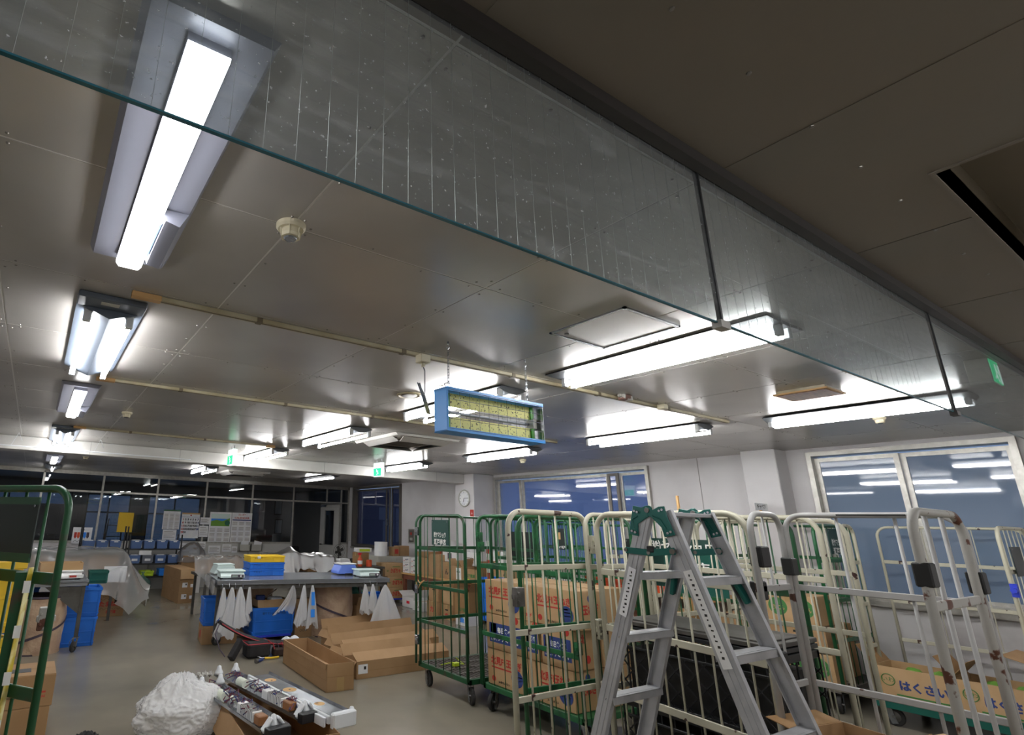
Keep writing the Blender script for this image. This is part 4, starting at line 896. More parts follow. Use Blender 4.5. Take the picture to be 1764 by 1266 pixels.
for fy, nm in ((ly_, 'left'), (ry_, 'right')):
    part('side_rail', chan((xn(0), fy(0), .02), (xn(1.69), fy(1.69), 1.69), 1), 'ladder_alu', t)
    part('side_rail', chan((xf(0), fy(0), .02), (xf(1.69), fy(1.69), 1.69), -1), 'ladder_alu', t)
    for z in (1.4, 1.1, .8, .5, .2):
        y = fy(z)-1.63; x0, x1 = xn(z)-2.83+.003, xf(z)-2.83-.003; s = 1 if fy is ly_ else -1
        part('step', MB().box(x0, x1, y-.036, y+.036, z-.003, z).box(x0, x1, y-.036, y-.032, z-.034, z).box(x0, x1, y+.032, y+.036, z-.034, z).box(x0+.06, x1-.06, y-.02, y+.02, z, z+.0015), 'ladder_alu', t, .001)
        rv = MB()
        for x in (x0-.002, x1+.002): rv.cyl((x-.004, y, z-.015), (x+.004, y, z-.015), .006, 8)
        part('rivet', rv, 'zinc', t)
    for xx_ in (xn(0), xf(0)): part('rubber_foot', MB().box(xx_-2.83-.025, xx_-2.83+.025, fy(0)-1.63-.045, fy(0)-1.63+.045, 0, .05), 'rubber', t, .006)
part('top_cap', MB().box(xn(1.69)-2.83, xf(1.69)-2.83, -.05-.035, -.05+.03, 1.672, 1.69).box(xn(1.69)-2.83, xf(1.69)-2.83, .04-.03, .04+.035, 1.672, 1.69), 'ladder_alu', t, .002)
def hp(pts, x, th=.006): return MB().prism([(a-1.63, b) for a, b in pts], th, lambda u, v, w_: (x-2.83+w_, u, v))
HL = [(1.725, 1.722), (1.68, 1.712), (1.659, 1.721), (1.64, 1.722), (1.625, 1.71), (1.635, 1.675), (1.709, 1.632), (1.712, 1.574), (1.765, 1.582), (1.742, 1.663)]
HR = [(1.655, 1.715), (1.618, 1.70), (1.588, 1.715), (1.558, 1.717), (1.552, 1.672), (1.522, 1.584), (1.575, 1.573), (1.585, 1.617), (1.63, 1.665), (1.65, 1.675)]
for x in (xn(1.7)-.012, xf(1.7)+.006):
    part('hinge_plate', hp(HL, x), 'hinge_green', t, .002); part('hinge_plate', hp(HR, x-.007), 'hinge_green', t, .002)
    part('hinge_pin', MB().cyl((x-2.83-.012, .017, 1.698), (x-2.83+.012, .017, 1.698), .012, 14), 'steel', t)
    rv = MB()
    for yy, zz_ in ((1.715, 1.695), (1.70, 1.69), (1.738, 1.598), (1.722, 1.592), (1.585, 1.695), (1.57, 1.7), (1.555, 1.592), (1.54, 1.598)): rv.cyl((x-2.83-.011, yy-1.63, zz_), (x-2.83, yy-1.63, zz_), .006, 10)
    part('rivet', rv, 'zinc', t)
    part('pressed_rib', MB().tube([(x-2.83-.001, .03+.045, 1.67), (x-2.83-.001, .03+.075, 1.655), (x-2.83-.001, .1, 1.61)], .004, 6).tube([(x-2.83-.008, -.005, 1.67), (x-2.83-.008, -.045, 1.655), (x-2.83-.008, -.07, 1.61)], .004, 6), 'hinge_green', t)
    part('brace_arm', MB().bar((x-2.83-.008, 1.785-1.63, 1.505), (x-2.83-.008, 1.655-1.63, 1.498), .03, .005, (0, 0, 1)), 'hinge_green', t, .002)
    part('brace_arm', MB().bar((x-2.83-.014, 1.665-1.63, 1.497), (x-2.83-.014, 1.528-1.63, 1.512), .032, .005, (0, 0, 1)), 'hinge_green', t, .002)
    part('brace_pin', MB().cyl((x-2.83-.02, .028, 1.498), (x-2.83, .028, 1.498), .009, 10).cyl((x-2.83-.02, -.09, 1.51), (x-2.83, -.09, 1.51), .013, 12).cyl((x-2.83-.016, .15, 1.505), (x-2.83, .15, 1.505), .009, 10), 'steel', t)
part('cable_tie', MB().box(xn(1.5)-2.83-.03, xn(1.5)-2.83-.012, .0, .035, 1.50, 1.53), 'clip_black', t, .004)
for z in (1.4, 1.4): pass
for s, fy in ((1, ly_), (-1, ry_)):
    part('gusset', MB().bar((xf(1.38)-2.83-.03, fy(1.38)-1.63, 1.37), (xf(1.28)-2.83-.006, fy(1.28)-1.63, 1.28), .02, .04, (0, 1, 0)), 'hinge_green', t, .003, label='green gusset below the step')
# printed caution stickers on the rails
def on_rail(fy, za, zb, wd, m, s_=None, off=.006):
    xa_, xb_ = xn(za)-2.83-off, xn(zb)-2.83-off
    return part('sticker', MB().bar((xa_, fy(za)-1.63, za), (xb_, fy(zb)-1.63, zb), wd, .0006, (0, 1, 0)), m, t)
on_rail(ly_, 1.42, 1.19, .04, 'paper'); on_rail(ry_, 1.43, 1.05, .04, 'scale_white')
for k in range(11):
    z = 1.40-k*.019; part('sticker_text', MB().box(xn(z)-2.83-.0072, xn(z)-2.83-.0066, ly_(z)-1.63-.003-.003*(k % 3), ly_(z)-1.63+.003+.004*((k*5) % 2), z-.006+.004*((k*3) % 2), z+.004), 'print_black', t)
for k in range(17):
    z = 1.41-k*.02; part('sticker_text', MB().box(xn(z)-2.83-.0072, xn(z)-2.83-.0066, ry_(z)-1.63-.003-.004*((k*7) % 3)/2, ry_(z)-1.63+.003+.003*((k*5) % 3)/2, z-.006+.004*((k*3) % 2), z+.004), 'print_black', t)
# ================================================================ main packing table
def wheel_leg(par, x, y, H, w_=.045, ang=0, r=.065, brake=True):
    l = part('leg', MB().box(x-w_/2, x+w_/2, y-w_/2, y+w_/2, .16, H), 'leg_grey', par, .003)
    if True:
        fk = part('caster', MB().box(-.035, .035, -.03, .03, 0, .008).bar((0, -.024, 0), (-.03, -.024, -.1), .04, .004, (1, 0, 0)).bar((0, .024, 0), (-.03, .024, -.1), .04, .004, (1, 0, 0)), 'zinc', par)
        fk.location = (x, y, .155); fk.rotation_euler = (0, 0, R(ang))
        n = 22; wl = MB(); tp = [(.6*r, -.016), (.93*r, -.017), (r, -.008), (r, .008), (.93*r, .017), (.6*r, .016)]
        vs = [(q*math.cos(2*math.pi*k/n), z, q*math.sin(2*math.pi*k/n)) for q, z in tp for k in range(n)]
        wl.add(vs, [(i*n+k, i*n+(k+1) % n, (i+1)*n+(k+1) % n, (i+1)*n+k) for i in range(5) for k in range(n)])
        o = part('wheel', wl, 'rubber', fk); o.location = (-.03, 0, r-.155)
        o = part('hub', MB().cyl((0, -.013, 0), (0, .013, 0), r*.6, 16).cyl((0, -.03, 0), (0, .03, 0), .01, 8), 'steel', fk); o.location = (-.03, 0, r-.155)
        if brake: part('brake_lever', MB().tube([(-.02, .03, -.01), (-.07, .03, -.03), (-.08, .03, -.08), (-.08, -.03, -.08), (-.07, -.03, -.03)], .004, 5), 'steel', fk)
t = thing('packing_table', 'long steel-topped wheeled table in the centre with bags hung along its edge', 'table', (2.24, 7.5, 0), -8)
TL, TD = 2.52, 1.04
part('table_top', MB().box(0, TL, 0, TD, .79, .825).box(0, TL, 0, .012, .765, .8).box(0, .012, 0, TD, .765, .8).box(TL-.012, TL, 0, TD, .765, .8), 'table_steel', t, .002)
for x, y, a in ((.06, .22, 200), (.06, TD-.08, 80), (TL-.08, .1, 20), (TL-.08, TD-.08, 140)): wheel_leg(t, x, y, .79, ang=a)
part('apron', MB().box(.03, TL-.03, .03, .05, .71, .775).box(.03, TL-.03, TD-.05, TD-.03, .71, .775).box(.03, .05, .03, TD-.03, .71, .775), 'leg_grey', t)
part('clear_sheet', MB().grid(14, 5, lambda u, v: (-.03+.2*v*0-.02*math.sin(9*u), TD*u, .83-.16*v-.02*math.sin(14*u)*v)), 'cover_film', t)
hk = MB()
for x in (.07, .16, .24, .34, 1.12, 1.2, 2.1, 2.2, 2.3): hk.tube([(x, -.002, .79), (x, -.02, .77), (x, -.025, .74), (x, -.015, .735)], .003, 5)
part('hook', hk, 'zinc', t, kind='stuff')
A8 = R(-8)
def tl(u, v): return (2.24+u*math.cos(A8)-v*math.sin(A8), 7.5+u*math.sin(A8)+v*math.cos(A8))
def bag(u, v, zt, L, W, label, m='milk_film', seed=0, sk=0.0, jag=.18):
    x, y = tl(u, v); rs = random.Random(seed)
    ph = [rs.uniform(0, 6.28) for _ in range(5)]
    def f(a, s):
        th = a*2*math.pi
        r = (.012+W*.5*(s**.8))*(1+.16*math.sin(5*th+ph[0])+.1*math.sin(9*th+ph[1]))
        z = -L*s*(1-jag*s*(.5+.5*math.sin(2*th+ph[2])))-.01*math.sin(13*th)*s
        return (r*math.cos(th)+sk*s*s, r*math.sin(th)*.35-.02*s, z)
    return solo('plastic_bag', MB().grid(40, 14, f), m, label, 'bag', 'bags hung on the packing table', smooth=True, loc=(x, y-.03, zt))
bag(.08, -.02, .74, .42, .13, 'first slim white bag hung at the left corner of the table', seed=1)
bag(.19, -.02, .74, .62, .24, 'long white bag reaching lowest on the left of the table', seed=2, sk=-.06)
bag(.30, -.02, .745, .50, .22, 'bright bunched white bag at the left end of the table front', seed=3, sk=.03)
bag(.42, -.01, .74, .34, .07, 'narrow bag strip right of the bunched bags at the left', seed=4)
bag(1.02, -.02, .75, .36, .22, 'greyish bag slung wide left of the blue printed bag', m='cover_film', seed=5, sk=-.14)
bag(1.18, -.02, .75, .52, .15, 'plain white bag hanging beside the blue printed one', seed=6, sk=-.04)
b_ = bag(1.30, -.02, .75, .56, .15, 'white bag with blue print hanging at the middle of the table', seed=7)
part('blue_print', MB().grid(6, 8, lambda u, v: (-.035+.05*u, -.045-.012*math.sin(3*u)-.02*v, -.08-.17*v)), 'tub_blue', b_)
part('blue_print', MB().grid(5, 6, lambda u, v: (-.04+.06*u, -.062-.01*v, -.30-.1*v)), 'tub_blue', b_)
bag(2.10, -.02, .75, .40, .17, 'white bag, left one of three at the right end of the table', seed=8)
bag(2.22, -.02, .75, .40, .15, 'white bag between the other two at the right end of the table', seed=9)
bag(2.42, -.02, .74, .50, .44, 'large flared white bag at the right end of the table', m='milk_film', seed=10, jag=.08)
def scale(x, y, z, label, rz=0, m='scale_body', s=1, disp='print_dim', w_=.36, d=.3):
    t = thing('digital_scale', label, 'scale', (x, y, z), rz)
    part('pan', MB().box(-w_/2, w_/2, -d/2+.01, d/2, .088*s, .108*s), m, t, .006)
    part('housing', MB().prism([(-d/2-.03, .015), (d/2-.02, .015), (d/2-.03, .085*s), (-d/2+.03, .085*s), (-d/2-.025, .04)], w_*.9, lambda u, v, w2: (-w_*.45+w2, u, v)), m, t, .004)
    f = part('display_panel', MB().box(-.02, .15, -d/2-.035, -d/2-.02, .02, .06), 'hamper_band' if m == 'scale_body' else m, t, .002)
    part('display', MB().box(-.01, .07, -d/2-.038, -d/2-.034, .028, .052), 'lcd' if m == 'scale_body' else disp, f)
    part('button', MB().cyl((.11, -d/2-.039, .04), (.11, -d/2-.034, .04), .013, 12), 'print_white', f)
    for a in (-1, 1):
        for b in (-1, 1): part('foot', MB().cyl((a*w_*.38, b*d*.35, 0), (a*w_*.38, b*d*.35, .016), .018, 10), 'rubber', t)
    return t
x, y = tl(.22, .32); scale(x, y, .825, 'pale green digital scale at the left end of the table', -8)
x, y = tl(2.26, .30); scale(x, y, .825, 'pale green digital scale at the right end of the table', -8)
t = thing('spare_scale', 'blue bowl-shaped scale next to the right digital scale', 'scale', (tl(2.03, .62)[0], tl(2.03, .62)[1], .825))
part('housing', MB().prism([(-.17, .02), (.17, .02), (.17, .06), (.12, .15), (-.12, .15), (-.17, .06)], .26, lambda u, v, w_: (u, -.13+w_, v)), 'scale_blue', t, .008)
part('pan', MB().box(-.14, .14, -.13, .13, .155, .17), 'scale_white', t, .004); part('handle', MB().box(-.06, .06, -.14, -.128, .0, .03), 'rack_black', t, .003)
t = thing('spare_scale', 'clear-topped scale wrapped in film at the far left end of the table', 'scale', (tl(.2, .85)[0], tl(.2, .85)[1], .825))
part('housing', MB().prism([(-.17, .02), (.17, .02), (.12, .13), (-.12, .13)], .26, lambda u, v, w_: (u, -.13+w_, v)), 'scale_body', t, .006)
part('pan', MB().box(-.13, .13, -.12, .12, .135, .15), 'scale_body', t, .004)
for k, (m, lb) in enumerate((('crate_blue', 'lower blue folded crate on the table'), ('crate_blue', 'upper blue folded crate on the table'), ('crate_yellow', 'yellow folded crate topping the stack on the table'))):
    x, y = tl(.77, .72)
    t = thing('folding_crate', lb, 'crate', (x, y, .826+k*.093), -4, 'folded crates on the table')
    part('body', MB().box(-.26, .26, -.18, .18, 0, .07), m, t, .005); part('rim', MB().box(-.268, .268, -.188, .188, .068, .09), m, t, .005)
    part('latch', MB().box(-.05, .05, -.192, -.186, .045, .066), m, t, .002)
    for q in (-.2, -.1, .1, .2): part('rib', MB().box(q-.006, q+.006, -.186, -.178, .005, .066), m, t)
    text(t, 'ヤマショウ', .03, (-.14, -.1895, .055), m='print_black' if k < 2 else 'print_black', w_=.12)
    if k == 2: part('label_card', MB().box(-.16, -.11, -.1895, -.1885, .05, .086), 'paper', t)
# ---- under and before the table
carton((2.45, 7.98, 0), .46, .42, .22, 'tomato carton under the blue crate at the table left end', 'carton', prints=[('-x', 'o', .06, .0, .11, 0, 'print_red'), ('-y', 'トマト', .05, 0, .1, .15, 'print_red')], rz=-8)
tote((2.42, 7.98, .222), .42, .36, .34, 'crate_blue', 'blue folding crate standing on the tomato carton under the table', rz=-8, name='folding_crate', lb=None)
carton((2.55, 7.98, .565), .2, .2, .1, 'small brown box on top of the crate under the table', 'carton_dark', rz=-8)
t = thing('crate_dolly', 'low blue dolly under the big blue crate', 'dolly', (3.12, 7.82, 0))
part('deck', MB().box(-.28, .28, -.2, .2, .06, .09), 'dolly_blue', t, .006)
for a in (-1, 1):
    for b in (-1, 1): part('wheel', MB().cyl((a*.2-.012, b*.13, .028), (a*.2+.012, b*.13, .028), .028, 14), 'rubber', t); 
tote((3.12, 7.83, .09), .62, .42, .35, 'crate_blue', 'large blue folding crate with black lettering in front of the table', name='folding_crate', lettering=('㈱ヤマショウ 瀬戸商店', .04, .34))
t = carton((3.12, 7.83, .443), .46, .3, .09, 'shallow carton tray full of oddments on the blue crate', 'carton_gold', open_=True, flaps=(-80, -80), sides=False, prints=[('-y', 'KAGA', .035, .0, .055, .08, 'print_black'), ('-y', 'トマト', .04, .16, .05, .09, 'print_red')])
solo('white_pouch', MB().box(-.1, .1, -.07, .07, 0, .05), 'cloth_white', 'white pouch lying in the carton tray', 'pouch', bevel=.02, loc=(3.2, 7.83, .50), rz=10)
solo('battery_pack', MB().box(-.06, .06, -.04, .04, 0, .07).box(-.05, .05, -.045, -.04, .01, .06), 'print_indigo', 'small blue grey case at left in the carton tray', 'case', bevel=.006, loc=(2.98, 7.83, .51), rz=-6)
solo('hand_scoop', MB().bar((0, 0, 0), (.16, .02, .10), .03, .006, (0, 1, 0)).cyl((-.08, 0, -.02), (0, 0, 0), .01, 8), 'zinc', 'grey scoop sticking out of the carton tray', 'scoop', loc=(3.08, 7.85, .55))
def hamper(x, y, r, h, label, open_=True, sd=0):
    t = thing('pop_up_hamper', label, 'hamper', (x, y, 0)); 
    def f(a, s):
        th = a*2*math.pi; q = r*(1+.025*math.sin(3*th+6*s+sd)+.018*noise.noise(Vector((math.cos(th)*4, math.sin(th)*4, s*7+sd)))*2)
        return (q*math.cos(th), q*math.sin(th), h*s)
    part('fabric', MB().grid(64, 20, f), 'hamper', t, smooth=True)
    part('rim', MB().tube([(r*math.cos(a*.26), r*math.sin(a*.26), h) for a in range(24)], .012, 6, closed=True), 'hamper_band', t)
    part('spiral_band', MB().grid(60, 2, lambda a, s: ((r*1.045)*math.cos(a*2*math.pi+sd+3), (r*1.045)*math.sin(a*2*math.pi+sd+3), h*(.18+.5*abs(a-.5)*2)+.03*s)), 'hamper_band', t, smooth=True)
    part('lining', MB().lathe([(0, h*.62), (r*.9, h*.66), (r*.95, h*.98)], 28), 'hamper_dark', t)
    part('base', MB().cyl((0, 0, 0), (0, 0, .015), r*.98, 28), 'hamper_band', t)
hamper(4.10, 7.80, .32, .72, 'brown pop-up hamper in front of the table centre')
hamper(3.06, 8.28, .27, .70, 'brown pop-up hamper behind the large blue crate', sd=2)
hamper(.28, 8.25, .28, .63, 'brown pop-up hamper at the left beside two blue crates', sd=4)
carton((3.64, 7.92, 0), .27, .34, .27, 'brown carton with hand hole right of the large blue crate', 'carton', holes=True, prints=[('-y', '○○○', .04, 0, .09, .12, 'print_dim')])
carton((3.64, 7.93, .272), .27, .32, .24, 'plain brown carton stacked on the one with a hand hole', 'carton')
carton((4.60, 7.72, 0), .32, .28, .14, 'white printed carton under a brown one at right of the hamper', 'carton_white', prints=[('-y', '#', .03, .05, .05, .12, 'hamper_band'), ('-y', 'o', .02, -.1, .06, 0, 'orange')], tapes=False)
carton((4.60, 7.74, .143), .32, .28, .26, 'brown taped carton on the white one right of the hamper', 'carton', open_=True, flaps=(70, 85), sides=False)
solo('netted_vegetables', MB().grid(22, 12, lambda u, v: (-.28+.56*u, -.16+.32*v, .03+.17*math.sin(math.pi*u)**.5*math.sin(math.pi*v)**.5+.03*abs(math.sin(11*u)*math.sin(7*v)))), 'green_net', 'dark green netted bundle under the table right of the hamper', 'bundle', smooth=True, loc=(4.6, 8.25, .44), solid=.004)
carton((4.6, 8.25, 0), .5, .34, .45, 'carton carrying the green netted bundle beneath the table', 'carton_dark', prints=[('-y', 'o', .04, -.15, .36, 0, 'print_red')], tapes=False)
tote((4.98, 7.93, 0), .34, .4, .52, 'crate_blue', 'tall blue crate under the right end of the table', name='folding_crate', lb=None)
solo('dark_sacks', MB().grid(26, 14, lambda u, v: (-.3+.6*u, -.2+.4*v, .02+.42*(math.sin(math.pi*u)**.6)*(math.sin(math.pi*v)**.6)+.05*noise.noise(Vector((6*u, 6*v, 1))))), 'black_cloth', 'dark sack heap under the table between the hampers', 'sack', smooth=True, loc=(3.6, 8.55, 0), solid=.004)
# tool bag and oddments
t = thing('tool_backpack', 'black tool backpack with red trim lying open on the floor', 'backpack', (2.62, 6.92, 0))
def strapf(u, v):
    s = u; x = -.38+.78*s; zc = .33-.52*s+.30*s*s
    return (x, .30-.36*s+.2*(v-.5)*.9, zc+.03*math.sin(math.pi*v)+.03)
part('back_panel', MB().grid(22, 7, strapf), 'black_cloth', t, smooth=True, solid=.02)
for v in (0, 1): part('red_trim', MB().tube([strapf(k/16, v) for k in range(17)], .006, 6), 'red_trim', t)
part('pouch', MB().box(-.14, .16, -.12, .1, 0, .17), 'black_cloth', t, .03); part('pouch_rim', MB().tube([(-.14, -.12, .16), (.16, -.12, .16), (.16, .1, .17), (-.14, .1, .17)], .006, 5, closed=True), 'red_trim', t)
part('side_pocket', MB().bar((-.34, -.1, .02), (-.2, -.02, .2), .09, .07), 'black_cloth', t, .01)
part('shoulder_strap', MB().tube([(-.38, .3, .36), (-.46, .2, .25), (-.42, .1, .1), (-.36, .05, .02)], .008, 6), 'hamper_band', t)
part('side_pocket', MB().box(.2, .34, -.14, .0, 0, .1), 'hamper_dark', t, .02)
for k in range(5): part('loop', MB().tube([(.1+.06*k, -.05, .12), (.12+.06*k, -.1, .16), (.15+.06*k, -.1, .08), (.16+.05*k, -.06, .03)], .006, 5), 'red_trim' if k % 2 else 'hamper_band', t)
t = thing('work_glove_tool', 'yellow handled cutter lying before the tool backpack', 'tool', (2.72, 6.70, 0))
part('handle', MB().tube([(-.05, .02, .02), (.02, 0, .018), (.12, .0, .02)], .012, 8), 'crate_yellow', t); part('blade', MB().tube([(-.12, .08, .03), (-.09, .05, .02), (-.05, .02, .02)], .007, 6), 'zinc', t)
t = thing('pliers', 'blue grey tool lying alone on the floor near the backpack', 'tool', (2.54, 6.62, 0), 35)
part('handle', MB().bar((0, 0, .015), (.13, .01, .015), .028, .024), 'print_indigo', t, .006); part('jaw', MB().cyl((-.03, 0, .02), (.0, 0, .02), .024, 10), 'leg_grey', t)
solo('white_cloth', MB().grid(24, 14, lambda u, v: (-.2+.4*u, -.1+.2*v, .11*math.sin(math.pi*u)**.5*math.sin(math.pi*v)**.5+.02*math.sin(20*u+3*v))), 'cloth_white', 'bunched white cloth behind the angled long carton', 'cloth', smooth=True, loc=(3.12, 6.98, .06), solid=.004)
solo('floor_box', MB().box(-.15, .15, -.1, .1, 0, .07), 'dolly_blue', 'low blue tray beneath the white cloth', 'tray', bevel=.01, loc=(3.12, 7.0, 0))
# long cartons
def long_carton(x, y, L, W, H, rz, label, rz_prints=(), flaps=(35, 60), end=True, m='carton'):
    t = carton((x, y, 0), L, W, H, label, m, rz=rz, open_=True, flaps=flaps, sides=False, group='long empty lamp cartons')
    if end:
        part('end_flap', MB().bar((-L/2, 0, H), (-L/2-.06, 0, H-.08), W-.01, .004, (0, 1, 0)), m, t)
    part('tape', MB().box(-L/2-.001, L/2+.001, -W/2-.0012, -W/2, H*.42, H*.42+.004), 'carton_dark', t)
    return t
t = thing('cardboard_box', 'deep empty lamp carton pointing at the camera, left of the others', 'carton', (2.93, 5.87, 0), -3, 'long empty lamp cartons')
W, L, H = .30, 1.26, .25
part('body', MB().box(-W/2, W/2, -L/2, -L/2+.006, 0, H).box(-W/2, W/2, L/2-.006, L/2, 0, H).box(-W/2, -W/2+.006, -L/2, L/2, 0, H).box(W/2-.006, W/2, -L/2, L/2, 0, H).box(-W/2, W/2, -L/2, L/2, 0, .006), 'carton', t)
part('flap', MB().bar((-W/2, 0, H), (-W/2-.015, 0, H+.0), L, .004, (0, 1, 0)).bar((-W/2-.004, 0, H), (-W/2-.012, 0, H-.05), L-.02, .004, (0, 1, 0)), 'carton', t)
part('inner_flap', MB().box(-W/2+.01, W/2-.01, -L/2+.01, L/2-.3, .1, .105), 'carton', t)
part('fold', MB().box(-W/2-.001, W/2+.001, -L/2-.002, -L/2, H*.52, H*.53).box(-W/2-.002, -W/2, -L/2, L/2, H*.4, H*.405), 'carton_dark', t)
part('tape', MB().box(-.04, .04, -L/2-.003, -L/2-.002, .0, H*.5), 'tape', t)
t = long_carton(3.88, 5.68, 1.28, .3, .17, 1, 'long lamp carton with white label, frontmost of the parallel ones', flaps=(150, 50), m='carton')
part('shipping_label', MB().box(-.62, -.5, -.1535, -.152, .05, .14), 'paper', t); part('label_mark', MB().box(-.55, -.52, -.1545, -.1535, .09, .12), 'print_black', t)
t = long_carton(4.1, 6.22, 1.5, .28, .19, 6, 'long lamp carton second from the front of the parallel ones', flaps=(140, 60))
t = long_carton(4.25, 6.66, 1.45, .28, .19, 6, 'long lamp carton third from the front with folded flap', flaps=(172, 70), m='carton')
t = long_carton(4.32, 7.05, 1.4, .26, .22, 6, 'rearmost long lamp carton with two red stickers', flaps=(-80, 70), m='carton')
for q in (-.15, .38): part('red_sticker', MB().box(q-.03, q+.03, -.1595, -.1585, .10, .22), 'print_red', t); part('sticker_print', MB().box(q-.02, q+.02, -.1605, -.1595, .115, .145), 'print_white', t)
# ================================================================ foreground floor
bm = bmesh.new(); bmesh.ops.create_icosphere(bm, subdivisions=6, radius=1)
def ridge(p): return 1-abs(noise.noise(p))*2
for v in bm.verts:
    d = v.co.normalized(); n1 = noise.noise(d*1.8+Vector((3, 1, 2)))
    wv = d*3.2+Vector((noise.noise(d*4), noise.noise(d*4+Vector((5, 0, 0))), 0))*1.2
    n2 = max(0, ridge(wv))**3; n3 = max(0, ridge(wv*2.3))**3
    k = .93+.20*n1+.055*n2+.035*n3
    th = math.atan2(d.y, d.x); up = max(0, d.z-.55)
    knot = .30*up*up*(1+.35*math.sin(11*th))*(1 if math.cos(th-2.4) > -.2 else .45)
    v.co = Vector((d.x*k*(.33-.10*up), d.y*k*(.33-.10*up), max(0, .20+d.z*k*.21+knot)))
me = bpy.data.meshes.new('rubbish_bag'); bm.to_mesh(me); bm.free(); me.materials.append(M['trash_film'])
for p in me.polygons: p.use_smooth = True
solo('rubbish_bag', me, None, 'big crumpled white rubbish bag on the floor in the foreground', 'bag', loc=(1.24, 4.62, 0)) if False else setp(link_copy(me, 'rubbish_bag', None, (1.20, 4.66, 0)), 'big crumpled white rubbish bag on the floor in the foreground', 'bag')
solo('crumpled_wrap', MB().grid(12, 12, lambda u, v: (-.06+.12*u, -.04+.08*v, .03+.02*math.sin(14*u)*math.sin(9*v)+.02*random.random())), 'alu', 'small crushed metal scrap peeking above the rubbish bag', 'scrap', loc=(1.47, 5.02, .3), solid=.002)
solo('work_glove', MB().grid(16, 12, lambda u, v: (-.1+.2*u, -.06+.12*v, .0+.07*(math.sin(math.pi*u)*math.sin(math.pi*v))**.5+.015*math.sin(25*u)*math.sin(17*v))), 'clip_black', 'black bunched glove on the floor at the bottom left', 'glove', loc=(.6, 4.93, 0), solid=.003)
t = carton((1.76, 4.28, 0), .60, 1.35, .26, 'open carton of dismantled light fixtures in the foreground', 'carton', rz=-6, open_=True, flaps=(-85, -85), sides=False, fm='carton')
part('brown_flap', MB().bar((-.3, 0, .26), (-.38, 0, .12), 1.3, .005, (0, 1, 0)), 'carton', t)
def scrap_fixture(x, y, rz, L, label, gear=True, w_=.21, z=.255, cones=True):
    t = thing('dismantled_light', label, 'light fixture', (x, y, z), rz, 'dismantled light fixtures')
    part('tray', MB().prism([(-w_/2, .05), (-w_/2, .03), (-w_*.3, 0), (w_*.3, 0), (w_/2, .03), (w_/2, .05), (w_*.46, .03), (w_*.28, .006), (-w_*.28, .006), (-w_*.46, .03)], L, lambda u, v, q: (u, -L/2+q, v)), 'zinc', t)
    if gear:
        part('ballast', MB().box(-.045, .03, -L*.28, -L*.06, .01, .075), 'scale_white', t, .004)
        fn = MB()
        for k in range(9): fn.box(-.046, .031, -L*.27+k*.022, -L*.27+k*.022+.006, .012, .079)
        part('fin', fn, 'steel', t)
        part('coil', MB().box(-.04, .03, -L*.36, -L*.29, .01, .07), 'coil_brown', t, .006)
        part('capacitor', MB().cyl((-.03, L*.16, .045), (-.03, L*.25, .045), .035, 16), 'lamp_capacitor', t)
        part('starter', MB().cyl((.0, L*.03, .05), (.0, L*.1, .05), .02, 12), 'lamp_capacitor', t)
        wr = MB(); rs = random.Random(int(x*100))
        for k in range(26):
            y0 = rs.uniform(-L*.4, L*.4); wr.tube([(rs.uniform(-.06, .06), y0, .03), (rs.uniform(-.06, .06), y0+.05, .07+rs.random()*.03), (rs.uniform(-.06, .06), y0+.1, .06), (rs.uniform(-.06, .06), y0+.14, .03)], .004, 5)
        part('wiring', wr, 'wire_mix', t, kind='stuff')
        for s in (1, -1):
            for q in (-1, 1) if s > 0 else (0,):
                c_ = MB().lathe([(.038, 0), (.035, .014), (.022, .036), (.016, .06), (0, .068)], 14, (q*w_*.38, s*L*.47, .05)); part('lamp_holder', c_, 'socket_white', t, smooth=True)
        part('socket_arm', MB().bar((-w_*.4, -L*.48, .03), (-w_*.1, -L*.48, .10), .05, .02, (0, 1, 0)).bar((w_*.4, -L*.48, .03), (w_*.1, -L*.48, .10), .05, .02, (0, 1, 0)), 'socket_white', t, .006)
        part('end_box', MB().box(-w_*.4, w_*.4, -L/2-.06, -L/2, .0, .06), 'rack_black', t, .004)
    return t
scrap_fixture(1.535, 4.32, 6, 1.16, 'dismantled light with exposed wiring, leftmost in the carton')
scrap_fixture(1.80, 4.55, 9, 1.30, 'dismantled light with exposed ballast, middle one in the carton')
t = scrap_fixture(2.01, 4.35, 7, 1.24, 'bare grey metal light body, right one in the carton', gear=False, w_=.19, z=.27)
part('cover', MB().box(-.07, .07, -.56, .6, .03, .036), 'zinc', t)
part('edge_rail', MB().box(-.115, -.095, -.62, .62, .0, .05).box(-.14, -.12, -.6, .55, -.02, .04), 'socket_white', t, .003)
part('end_cap', MB().bar((-.1, -.64, .02), (.1, -.64, .02), .10, .05), 'socket_white', t, .01)
part('rust_spot', MB().cyl((0, .42, .036), (0, .42, .0365), .05, 18).cyl((.0, .1, .036), (0, .1, .0365), .055, 18).cyl((.01, -.32, .036), (.01, -.32, .0365), .04, 18), 'wood_pale', t); part('screw_hole', MB().cyl((0, .4, .0365), (0, .4, .038), .009, 8).cyl((0, .1, .0365), (0, .1, .038), .009, 8).cyl((0, -.3, .0365), (0, -.3, .038), .009, 8), 'rack_black', t)
part('lamp_holder', MB().lathe([(.03, 0), (.026, .02), (.014, .05), (0, .056)], 14, (.1, -.6, .02)), 'socket_white', t)
